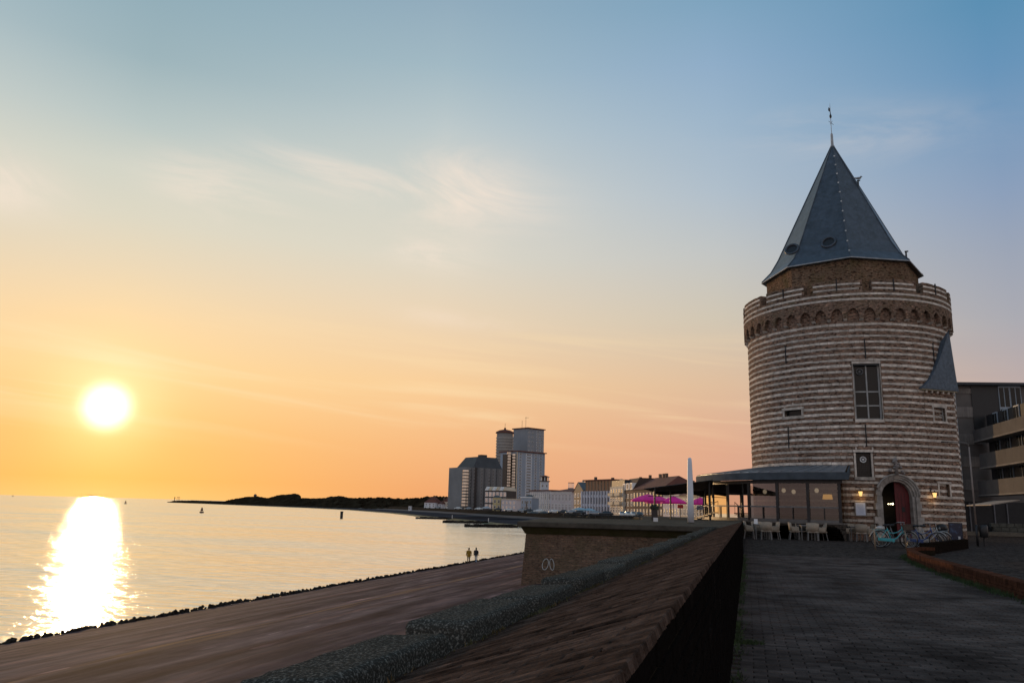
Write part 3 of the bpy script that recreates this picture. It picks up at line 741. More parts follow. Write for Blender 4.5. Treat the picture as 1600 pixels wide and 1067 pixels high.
def slatemat():
    m = bpy.data.materials.new('roof_slate'); m.use_nodes = True; t = m.node_tree; b = t.nodes['Principled BSDF']
    b.inputs['Roughness'].default_value = .42; b.inputs['Specular IOR Level'].default_value = .55
    tc = N(t, 'ShaderNodeTexCoord'); sp = N(t, 'ShaderNodeSeparateXYZ'); t.links.new(tc.outputs['Object'], sp.inputs[0])
    at = N(t, 'ShaderNodeMath', operation='ADD'); t.links.new(sp.outputs[0], at.inputs[0]); t.links.new(sp.outputs[1], at.inputs[1])
    cb = N(t, 'ShaderNodeCombineXYZ'); t.links.new(at.outputs[0], cb.inputs[0]); t.links.new(sp.outputs[2], cb.inputs[1])
    bt = N(t, 'ShaderNodeTexBrick'); t.links.new(cb.outputs[0], bt.inputs['Vector']); bt.inputs['Scale'].default_value = 1
    bt.inputs['Brick Width'].default_value = .20; bt.inputs['Row Height'].default_value = .14; bt.inputs['Mortar Size'].default_value = .006
    bt.inputs['Color1'].default_value = (.050,.065,.088,1); bt.inputs['Color2'].default_value = (.038,.047,.060,1); bt.inputs['Mortar'].default_value = (.03,.035,.04,1)
    geo = N(t, 'ShaderNodeNewGeometry'); nz = N(t, 'ShaderNodeTexNoise'); nz.inputs['Scale'].default_value = 2.2; nz.inputs['Detail'].default_value = 7; nz.inputs['Roughness'].default_value = .7; t.links.new(geo.outputs['Position'], nz.inputs['Vector'])
    mr = N(t, 'ShaderNodeMapRange'); t.links.new(nz.outputs[0], mr.inputs[0]); mr.inputs[1].default_value = .35; mr.inputs[2].default_value = .72; mr.inputs[3].default_value = .7; mr.inputs[4].default_value = 1.5
    hs = N(t, 'ShaderNodeHueSaturation'); t.links.new(bt.outputs[0], hs.inputs['Color']); t.links.new(mr.outputs[0], hs.inputs['Value']); t.links.new(hs.outputs[0], b.inputs['Base Color'])
    bp = N(t, 'ShaderNodeBump'); bp.inputs['Strength'].default_value = .35; bp.inputs['Distance'].default_value = .01; bp.invert = True; t.links.new(bt.outputs['Fac'], bp.inputs['Height']); t.links.new(bp.outputs[0], b.inputs['Normal'])
    return m
slate_m = slatemat()

tw = thing('stone_tower', 'round medieval tower banded in brick and pale stone with pointed slate roof', 'tower', (TX,TY,0), -TAZ)
ZC = 12.10                                   # bottom of the corbel frieze
def opening(x0, y0, x1, y1, r=None):
    a0, z1 = oncyl(x0, y0, r or TR); a1, _ = oncyl(x1, y0, r or TR); _, z0 = oncyl((x0+x1)/2, y1, r or TR)
    _, z1 = oncyl((x0+x1)/2, y0, r or TR)
    m0, _ = oncyl((x0), (y0+y1)/2, r or TR); m1, _ = oncyl(x1, (y0+y1)/2, r or TR)
    return (m0, m1, z0, z1)
TALL = opening(1334.5,568,1377,655); SLIT = opening(1226,640.5,1252.5,650); MIDW = opening(1338,706.5,1361.5,745)
# portal, on the tangent plane of its own angle
DA = oncyl(1403.5,790,TR)[0]; d0 = oncyl(1380.5,790,TR)[0]; d1 = oncyl(1426.5,790,TR)[0]
DR = TR*math.tan((d1-d0)/2); DTOP = oncyl(1403,752,TR)[1]; DSP = DTOP-DR
DOR = DR+.36
dops = []
for k in range(6):
    zc0, zc1 = (0, DSP) if k == 0 else (DSP+(k-1)*DOR*.17, DSP+k*DOR*.17)
    hw = (DOR-.1) if k == 0 else math.sqrt(max(.01, (DOR-.06)**2-((k)*DOR*.17)**2))
    a = math.atan2(hw, TR); dops.append((DA-a, DA+a, zc0, zc1, 'noreveal'))
OPS = [TALL, SLIT, MIDW]+dops
TURA = oncyl(1443,612,TR)[0]                 # where the stair turret leaves the drum
wall_grid(lambda s, z, i: tp(s, TR-i, z), -PI, PI, -.1, ZC, OPS, R_(3), .42).build('wall', tower_brick, tw, recalc=False)
# pale stone bands: every band is a ring of separate blocks
frames = []
for o, px, pz in ((TALL,.012,.12),(SLIT,.02,.10),(MIDW,.025,.12)): frames.append((o[0]-px, o[1]+px, o[2]-pz, o[3]+pz))
for d in dops: frames.append((d[0]-.03, d[1]+.03, d[2], d[3]))
BP = .3405
zb = 11.93-.06
def flush(mb):
    if mb.v: mb.build('stone_band', stone_m, tw)
    return MB()
while zb > .35:
    mb = MB(); bh = .130+random.uniform(-.016,.016); a = -R_(115)+random.uniform(0,.05)
    while a < R_(115):
        L = random.uniform(.26,.52)/TR; b_ = a+L
        hit = [f for f in frames if a < f[1] and b_ > f[0] and zb < f[3] and zb+bh > f[2]]
        if not hit:
            j0, j1 = random.uniform(-.016,.016), random.uniform(-.016,.016)
            arcbox(mb, a+.0015, b_-.0015, zb+j0, zb+bh+j1, TR-.03, TR+random.uniform(.006,.026), 1)
        else:
            # trim the block to the free side of the opening and end the band there
            f = hit[0]
            if a < f[0]-.012: arcbox(mb, a+.0009, f[0], zb, zb+bh, TR-.03, TR+.015, 1)
            mb = flush(mb); b_ = max(b_, max(q[1] for q in hit)); 
            if b_ > f[1]+.012 and len(hit) == 1: arcbox(mb, f[1], b_-.0009, zb, zb+bh, TR-.03, TR+.015, 1)
        a = b_
    flush(mb); zb -= BP

# corbel frieze: ring of pointed blind arches carrying the parapet
RP = TR+.22
NA = 44
def frieze():
    mb = MB(); zt = 13.12; zs, za = ZC+.08, 12.84; step = 2*PI/NA
    for k in range(NA):
        c = (k+.5)*step-PI+.02
        if abs(c) > R_(125): 
            arcbox(mb, c-step/2, c+step/2, ZC, zt, TR-.1, RP, 2); continue
        hw = step*.36; m = 6; 
        # wall face above and between the arches, cut to a pointed arch
        xs = [c-step/2, c-hw]+[c-hw+2*hw*i/(2*m) for i in range(1,2*m)]+[c+hw, c+step/2]
        def low(a):
            t = abs(a-c)/hw
            if t >= 1: return ZC+.16
            return (ZC+.30)+(za-ZC-.30)*math.sqrt(max(0, 1-t**1.7))
        for p, q in zip(xs, xs[1:]):
            mid = (p+q)/2
            if abs(mid-c) > hw: arcbox(mb, p, q, ZC+.14, zt, TR-.05, RP, 1)
            else:
                o = len(mb.v); lp, lq = low(p+1e-6), low(q-1e-6)
                for a, l in ((p,lp),(q,lq)):
                    for r, z in ((TR-.05,l),(RP,l),(RP,zt),(TR-.05,zt)): mb.v.append(tuple(tp(a,r,z)))
                for i in range(4): mb.f.append((o+i,o+(i+1)%4,o+4+(i+1)%4,o+4+i)); mb.mi.append(0)
    mb.build('corbel_frieze', parapet_brick, tw, recalc=False)
    arc = MB(); arcbox(arc, -PI, PI, ZC-.02, zt, TR-.3, TR-.005, 120); arc.build('frieze_backing', tower_brick, tw)
    for k in range(NA):
        c = k*step-PI+.02
        if abs(c) > R_(112): continue
        cb = MB(); hw = step*.11
        o = [tp(c-hw,TR-.02,ZC+.02),tp(c+hw,TR-.02,ZC+.02),tp(c+hw,RP-.10,ZC+.05),tp(c-hw,RP-.10,ZC+.05),tp(c-hw,TR-.02,ZC+.139),tp(c+hw,TR-.02,ZC+.139),tp(c+hw,RP+.015,ZC+.139),tp(c-hw,RP+.015,ZC+.139)]
        cb.hexa(o); cb.build('corbel', stone_m, tw)
frieze()
# parapet ring and merlons
ZN, ZM = 13.82, 14.52
mb = MB(); arcbox(mb, -PI, PI, 13.12, ZN, RP-.55, RP-.002, 120); mb.build('parapet', parapet_brick, tw)
NM = 12
for k in range(NM):
    a0 = R_(-16.9+29.7*(k-5)); 
    # notch centres sit at -46, -16.9, 12.5, 42.2 degrees
    e0, e1 = a0+R_(2.3), a0+R_(27.4)
    mb = MB(); n = 9
    for i in range(n):
        p, q = e0+(e1-e0)*i/n, e0+(e1-e0)*(i+1)/n
        arcbox(mb, p, q, ZN-.002, ZM+.05*nse(p*9, 2)-.02, RP-.5, RP-.004, 1)
    mer = mb.build('merlon', parapet_brick, tw)
    for zz in (13.93, 14.22):
        m2 = MB(); a = e0+.004
        while a < e1-.03:
            b_ = min(a+random.uniform(.3,.5)/RP, e1-.004); arcbox(m2, a+.0008, b_-.0008, zz, zz+.10, RP-.03, RP+random.uniform(.004,.016), 1); a = b_
        m2.build('stone_band', stone_m, mer)
for zz in (13.30, 13.60):
    m2 = MB(); a = -R_(115)
    while a < R_(115):
        b_ = a+random.uniform(.3,.5)/RP; arcbox(m2, a+.0008, b_-.0008, zz, zz+.115, RP-.03, RP+random.uniform(.004,.016), 1); a = b_
    m2.build('stone_band', stone_m, tw)
# wall walk floor inside the parapet
MB().lathe([(TR-.2,13.6),(TR-.2,13.7)], 64).build('wall_walk', mosscon_m, tw)
# octagonal attic and roof
OA = [R_(8.5-1+45*k) for k in range(8)]; RO = 4.72; ZE = 16.30
att = [tp(a, RO-.14, 0) for a in OA]
attic_brick = brickmat('attic_brick', (.25,.15,.095), (.155,.105,.07), (.18,.15,.11), 'xy', TR, .215, .062, .008, .6, patch=(.09,.08,.035), pamt=.4)
MB().prism(att, 13.65, ZE).build('attic', attic_brick, tw)
ZA = 25.55
def roof():
    mb = MB(); levels = [(RO+.16, ZE-.06), (RO+.16, ZE), (RO*.905, ZE+.62), (RO*.80, ZE+1.45), (.09, ZA)]
    for r, z in levels:
        for a in OA: mb.v.append(tuple(tp(a, r, z)))
    for i in range(len(levels)-1):
        for k in range(8): mb.f.append((i*8+k, i*8+(k+1)%8, (i+1)*8+(k+1)%8, (i+1)*8+k)); mb.mi.append(0)
    mb.f.append(tuple(range(8))[::-1]); mb.f.append(tuple((len(levels)-1)*8+k for k in range(8))); mb.mi += [0,0]
    rf = mb.build('roof', slate_m, tw)
    # lead eave edge
    e = MB(); e.tube([tp(a, RO+.17, ZE-.05) for a in OA], .035, 5, closed=True); e.build('eave_trim', lead_m, rf)
    def slope_r(z):
        for (r0_, z0_), (r1_, z1_) in zip(levels[1:], levels[2:]):
            if z0_ <= z <= z1_: return r0_+(r1_-r0_)*(z-z0_)/(z1_-z0_)
    for k in range(8):
        a = OA[k]; m2 = MB(); m2.tube([tp(a, slope_r(z)+.012, z) for z in (ZE+.01, ZE+.62, ZE+1.45, ZE+4, ZA-.02)], .035, 5); m2.build('hip_ridge', slate_m, rf)
    for i in range(11):
        z = ZE+.5+i*.78; m2 = MB(); m2.box(tp(OA[0], slope_r(z)+.045, z), (.09,.05,.07), OA[0]); m2.build('lead_clip', M('bright_lead', (.55,.56,.56), .5, .2, 4), rf)
    # round dormer windows on two faces
    for (x, y) in ((1293.5,377), (1240.5,391)):
        th, z = oncyl(x, y, 3.85); kk = min(range(8), key=lambda k: abs(th-(OA[k]-R_(22.5)) if abs(th-(OA[k]-R_(22.5))) < PI else 9)); am = OA[kk]-R_(22.5)
        nxy = tp(am, 1, 0); ap = slope_r(z)*math.cos(R_(22.5))
        tan = Vector((math.cos(am), math.sin(am), 0)); s = math.tan(th-am)*ap
        dr = (slope_r(z+.3)-slope_r(z-.3))*math.cos(R_(22.5))/.6; up = Vector((nxy.x*dr, nxy.y*dr, 1)).normalized(); nr = tan.cross(up).normalized()
        if nr.dot(nxy) < 0: nr = -nr
        c = nxy*ap+Vector((0,0,z))+tan*s
        ring = MB(); ring.tube([c+nr*.05+(tan*math.cos(t)+up*math.sin(t))*.40 for t in [2*PI*i/20 for i in range(20)]], .075, 6, closed=True)
        dm = ring.build('round_dormer', slate_m, rf, True)
        # only three levels deep: the pane sits beside its ring under the roof
        pn = MB(); pn.add([c+nr*.03+(tan*math.cos(t)+up*math.sin(t))*.36 for t in [2*PI*i/20 for i in range(20)]], [tuple(range(20))]); pn.build('dormer_pane', black_m, rf, recalc=False)
    # vent pipe with a gull standing on it is separate; finial
    fin = MB(); fin.lathe([(.11,ZA-.1),(.14,ZA+.02),(.09,ZA+.12),(.075,ZA+.9),(.05,ZA+.95),(.02,ZA+1.0),(.018,28.4),(.004,28.75)], 8)
    fn = fin.build('finial', lead_m, tw)
    vane = MB(); zc = ZA+1.7
    vane.tube([(-.14,0,zc+.18),(.16,.05,zc-.12)], .014, 5); vane.tube([(-.06,.1,zc-.02),(.10,-.1,zc+.1)], .012, 5)
    vane.lathe([(.02,0),(.07,.08),(.075,.2),(.03,.32),(.02,.5)], 8, (0,0,27.6)); vane.add([(0,0,28.05),(.0,0,28.35),(-.10,.02,28.45),(-.13,.02,28.22)], [(0,1,2,3)])
    vane.build('weather_vane', iron_m, fn)
    for (x, y, h) in ((1344.5,292,.42), (1416.5,402,.30)):
        am = OA[0]+R_(45) if x < 1400 else OA[1]
        z = oncyl(x, y, 1.8 if x < 1400 else 4.4)[1]; rr = slope_r(z); p = tp(OA[1]+R_(2 if x < 1400 else 4), rr, z)
        v = MB(); v.tube([p+Vector((0,0,-.1)), p+Vector((0,0,h))], .05, 8); v.box(p+Vector((.03,0,h)), (.2,.14,.05)); v.build('vent_pipe', dark_m, rf)
        if x < 1400: gullpos = p+Vector((.02,0,h+.03))
    return gullpos
GULL = roof()

# iron wall anchors
for (x, y0, y1, r) in ((1228,540,568,TR),(1351.5,530,561,TR),(1458,537,568,TR),(1232.5,667,700,TR),(1353,663,698,TR),(1224,452,466,RP),(1307,436,455,RP),(1396,436,455,RP),(1461,444,461,RP)):
    a, z1 = oncyl(x, y0, r); _, z0 = oncyl(x, y1, r); a = oncyl(x, (y0+y1)/2, r)[0]
    mb = MB(); arcbox(mb, a-.022/r*1.3, a+.022/r*1.3, z0, z1, r-.01, r+.05, 1); mb.build('wall_anchor', iron_m, tw)

# windows
def win_cyl(o, cols, rows, frame, bars, surround=.13, lintel=True, mull=.07, name='window', transom=None, lead=0):
    a0, a1, z0, z1 = o; am = (a0+a1)/2; r = TR-.20
    root = MB(); f = frame
    for (p0, p1, q0, q1) in ((a0, a0+f/r, z0, z1), (a1-f/r, a1, z0, z1), (a0+f/r, a1-f/r, z0, z0+f), (a0+f/r, a1-f/r, z1-f, z1)):
        arcbox(root, p0, p1, q0, q1, r-.06, r+.02, 1)
    w = root.build(name, bars, tw)
    cs = [a0+(a1-a0)*i/cols for i in range(cols+1)]; rs = [z0+(z1-z0)*v for v in rows]
    for c in cs[1:-1]: m = MB(); arcbox(m, c-mull/2/r, c+mull/2/r, z0+f, z1-f, r-.06, r+.035, 1); m.build('mullion', bars, w)
    for q in rs[1:-1]: m = MB(); arcbox(m, a0+f/r, a1-f/r, q-mull/2, q+mull/2, r-.06, r+.028, 1); m.build('transom', bars, w)
    for i in range(cols):
        for j in range(len(rs)-1):
            m = MB(); tilt = random.uniform(-.012,.012)
            m.add([tp(cs[i]+.004,r-.03+tilt,rs[j]+.03), tp(cs[i+1]-.004,r-.03-tilt,rs[j]+.03), tp(cs[i+1]-.004,r-.03-tilt,rs[j+1]-.03), tp(cs[i]+.004,r-.03+tilt,rs[j+1]-.03)], [(0,1,2,3)])
            m.build('pane', winglass_m, w, recalc=False)
    if lead:
        m = MB(); nx, nz_ = lead
        for i in range(1, nx): aa = a0+(a1-a0)*i/nx; arcbox(m, aa-.010/r, aa+.010/r, z0+f, z1-f, r-.03, r-.012, 1)
        for j in range(1, nz_): zz = z0+(z1-z0)*j/nz_; arcbox(m, a0+f/r, a1-f/r, zz-.010, zz+.010, r-.03, r-.013, 1)
        kind(m.build('lead_lattice', dark_m, w), 'stuff')
    # stone surround
    s = surround/TR
    for nm, (p0, p1, q0, q1, pr) in (('jamb', (a0-s, a0, z0, z1, .03)), ('jamb', (a1, a1+s, z0, z1, .03)), ('sill', (a0-s*1.3, a1+s*1.3, z0-.16, z0, .07)), ('lintel', (a0-s*1.3, a1+s*1.3, z1, z1+.14, .05))):
        m = MB(); arcbox(m, p0, p1, q0, q1, TR-.2, TR+pr, 2); m.build(nm, stone_m, w)
    return w
bar_m = M('pale_window_frame', (.34,.34,.33), .6, .2, 3)
wt = win_cyl(TALL, 2, [0,.25,.5,1], .07, bar_m, surround=.03, lead=None)
# ventilator in the upper left pane, and drip hood above
def disc(parent, th, r, z, rad, mat, name):
    c = tp(th, r, z); tan = Vector((math.cos(th), math.sin(th), 0)); nr = tp(th, 1, 0); m = MB()
    m.tube([c+tan*math.cos(t)*rad+Vector((0,0,math.sin(t)*rad)) for t in [2*PI*i/16 for i in range(16)]], rad*.16, 5, closed=True)
    for k in range(4):
        t = PI*k/4; d = tan*math.cos(t)*rad+Vector((0,0,math.sin(t)*rad)); m.tube([c-d, c+d], rad*.07, 4)
    m.tube([c-nr*.01, c+nr*.03], rad*.3, 8); return m.build(name, mat, parent)
a, z = oncyl(1343.5,580,TR); disc(wt, a, TR-.15, z, .17, M('fan_grey', (.10,.10,.10), .5), 'ventilator')
m = MB(); arcbox(m, TALL[0]-.02, TALL[1]+.02, TALL[3]-.10, TALL[3]+.0, TR-.16, TR+.02, 3); m.build('drip_board', iron_m, wt)
win_cyl(SLIT, 1, [0,1], .02, iron_m, .12)
wm = win_cyl(MIDW, 1, [0,1], .03, iron_m, .10, lead=(7,11))
a, z = oncyl(1349,717.5,TR); disc(wm, a, TR-.12, z, .15, white_m, 'ventilator')
m = MB(); arcbox(m, MIDW[0]-.03, MIDW[1]+.03, MIDW[3]-.03, MIDW[3]+.01, TR-.1, TR+.06, 3); m.build('drip_board', iron_m, wm)
# radiating stone pieces of the relieving arches
for (cx, cy, w_, n_) in ((1239,637,1.5,3), (1350.5,701,1.5,3), (1465,632,.9,3)):
    for k in range(n_):
        t = (k/(n_-1)-.5)*2; a, z = oncyl(cx+t*13*w_/1.5, cy-5+abs(t)*5, TR)
        m = MB(); arcbox(m, a-.006, a+.006, z-.09, z+.09, TR-.02, TR+.02, 1); m.build('voussoir', stone_m, tw)

# stair turret against the right flank
def turret():
    P1 = tp(TURA, TR+.03, 0); tan = Vector((math.cos(TURA), math.sin(TURA), 0)); nr = tp(TURA, 1, 0)
    # right edge of the turret as seen from the camera
    Linv = Matrix.Rotation(TAZ, 3, 'Z')
    eye = Linv @ (EYE-Vector((TX,TY,0)))
    dr = Linv @ ray(1499,720); k = None
    # intersect the sight line with the tangent plane
    t = (P1-eye).dot(nr)/dr.dot(nr); Q = eye+dr*t; Lw = (Vector((Q.x,Q.y,0))-Vector((P1.x,P1.y,0))).dot(tan)
    dt = Linv @ ray(1470,612); t = (P1-eye).dot(nr)/dt.dot(nr); ztop = (eye+dt*t).z
    def fp(s, z, ins=0): return P1+tan*s+Vector((0,0,z))-nr*ins
    def sz(x, y):
        d = Linv @ ray(x, y); t = (P1-eye).dot(nr)/d.dot(nr); q = eye+d*t; return (Vector((q.x,q.y,0))-Vector((P1.x,P1.y,0))).dot(tan), q.z
    def rect(x0, y0, x1, y1):
        s0, _ = sz(x0,(y0+y1)/2); s1, _ = sz(x1,(y0+y1)/2); _, z1 = sz((x0+x1)/2,y0); _, z0 = sz((x0+x1)/2,y1); return (s0,s1,z0,z1)
    ops = [rect(1459.5,637,1477,658), rect(1468,756,1484,776)]
    mb = wall_grid(fp, 0, Lw, -.1, ztop, ops, 5, .32)
    B1, B2 = fp(Lw,0), fp(Lw,0,2.6)
    for (p, q) in ((B1,B2),):
        mb.add([(p.x,p.y,-.1),(q.x,q.y,-.1),(q.x,q.y,ztop),(p.x,p.y,ztop)], [(0,1,2,3)])
    body = mb.build('stair_turret', flat_brick, tw, recalc=False)
    zb = 11.93-.06-BP*11
    while zb > ztop-.25: zb -= BP
    while zb > .35:
        m2 = MB(); s = .0; bh = .125
        while s < Lw-.02:
            e = min(s+random.uniform(.28,.5), Lw+.012)
            hit = [o for o in ops if s < o[1]+.09 and e > o[0]-.09 and zb < o[3]+.1 and zb+bh > o[2]-.1]
            segs = [(s,e)]
            if hit: o = hit[0]; segs = [(a_,b_) for a_,b_ in ((s,o[0]-.09),(o[1]+.09,e)) if b_-a_ > .04]
            for si, (a_, b_) in enumerate(segs):
                if hit and a_ > s: 
                    if m2.v: m2.build('stone_band', stone_m, body)
                    m2 = MB()
                pr = random.uniform(.006,.022); j = random.uniform(-.008,.008)
                m2.hexa([fp(a_+.004,zb+j,.03),fp(b_-.004,zb+j,.03),fp(b_-.004,zb+j,-pr),fp(a_+.004,zb+j,-pr),fp(a_+.004,zb+bh,.03),fp(b_-.004,zb+bh,.03),fp(b_-.004,zb+bh,-pr),fp(a_+.004,zb+bh,-pr)])
            s = e
        q = 0.02
        while q < 2.5:
            e = q+.45; a_, b_ = fp(Lw,zb,q), fp(Lw,zb,e-.01)
            m2.hexa([a_-tan*.02,b_-tan*.02,b_+tan*.014,a_+tan*.014]+[v+Vector((0,0,bh)) for v in (a_-tan*.02,b_-tan*.02,b_+tan*.014,a_+tan*.014)]); q = e
        m2.build('stone_band', stone_m, body); zb -= BP
    for k, o in enumerate(ops):
        w = MB(); s0,s1,z0,z1 = o; f = .035
        def bx(m, a,b,c,d,i0,i1): m.hexa([fp(a,c,i1),fp(b,c,i1),fp(b,c,i0),fp(a,c,i0),fp(a,d,i1),fp(b,d,i1),fp(b,d,i0),fp(a,d,i0)])
        bx(w, s0,s0+f,z0,z1,.14,.2); bx(w, s1-f,s1,z0,z1,.14,.2); bx(w, s0+f,s1-f,z0,z0+f,.14,.2); bx(w, s0+f,s1-f,z1-f,z1,.14,.2); bx(w, s0+f,s1-f,(z0+z1)/2-.02,(z0+z1)/2+.02,.14,.2)
        wo = w.build('window', bar_m if k == 0 else iron_m, tw)
        g = MB(); g.add([fp(s0,z0,.19),fp(s1,z0,.19),fp(s1,z1,.19),fp(s0,z1,.19)], [(0,1,2,3)]); g.build('pane', winglass_m, wo, recalc=False)
        l = MB()
        for i in range(1,5): ss = s0+(s1-s0)*i/5; bx(l, ss-.008,ss+.008,z0+f,z1-f,.155,.175)
        for i in range(1,6): zz = z0+(z1-z0)*i/6; bx(l, s0+f,s1-f,zz-.008,zz+.008,.156,.176)
        kind(l.build('lead_lattice', dark_m, wo), 'stuff')
        for nm, q in (('jamb',(s0-.09,s0,z0,z1,-.025,.2)),('jamb',(s1,s1+.09,z0,z1,-.025,.2)),('sill',(s0-.12,s1+.12,z0-.12,z0,-.05,.2)),('lintel',(s0-.12,s1+.12,z1,z1+.12,-.04,.2))):
            m2 = MB(); bx(m2, *q[:4], *q[4:]); m2.build(nm, stone_m, wo)
    # dentils and eave
    m2 = MB()
    ev = [fp(-.30,ztop,-.16), fp(Lw+.14,ztop,-.16), fp(Lw+.14,ztop,2.6), fp(-.30,ztop,2.6)]
    m2.hexa([v+Vector((0,0,.0)) for v in ev]+[v+Vector((0,0,.07)) for v in ev]); m2.build('eave_board', M('eave_timber', (.30,.26,.18), .7), body)
    for i in range(6):
        s = .05+(Lw-.15)*i/5; d = MB(); d.hexa([fp(s,ztop-.13,.02),fp(s+.10,ztop-.13,.02),fp(s+.10,ztop-.13,-.10),fp(s,ztop-.13,-.10),fp(s,ztop-.004,.02),fp(s+.10,ztop-.004,.02),fp(s+.10,ztop-.004,-.12),fp(s,ztop-.004,-.12)]); d.build('dentil', stone_m, body)
    # leaning slate roof, sweeping up to a point beside the drum
    da = Linv @ ray(1482.5,519); nd = Vector((da.x,da.y,0)); t = (Vector((P1.x,P1.y,0))+tan*(Lw*.55)-nr*1.0-Vector((eye.x,eye.y,0))).dot(nd)/nd.dot(nd); AP = eye+da*t
    base = [fp(-.36,ztop+.071,-.22), fp(Lw+.18,ztop+.071,-.22), fp(Lw+.18,ztop+.071,2.6), fp(-.36,ztop+.071,2.6)]
    H = AP.z-ztop; rings = []
    for f, k_ in ((0,1),(.07,.86),(.16,.71),(.30,.56),(.55,.335),(.80,.145),(1.0,.012)):
        rings.append([Vector((AP.x,AP.y,0)).lerp(Vector((b.x,b.y,0)), (k_ if i in (0,3) else k_**.80 if i == 1 else k_**.8))+Vector((0,0,ztop+.071+H*f)) for i, b in enumerate(base)])
    m2 = MB()
    for rg in rings: m2.v += [tuple(v) for v in rg]
    for i in range(len(rings)-1):
        for k in range(4): m2.f.append((i*4+k,i*4+(k+1)%4,(i+1)*4+(k+1)%4,(i+1)*4+k)); m2.mi.append(0)
    m2.f.append((3,2,1,0)); m2.mi.append(0)
    rfo = m2.build('turret_roof', M('turret_slate', (.075,.105,.14), .6, .45, 6, .5, 25), body)
    m3_ = MB(); m3_.tube([AP+Vector((0,0,-.15)), AP+Vector((0,0,.12))], .035, 6); m3_.box(AP+Vector((.05,0,.10)), (.16,.05,.05)); m3_.build('roof_tip', iron_m, body)
turret()

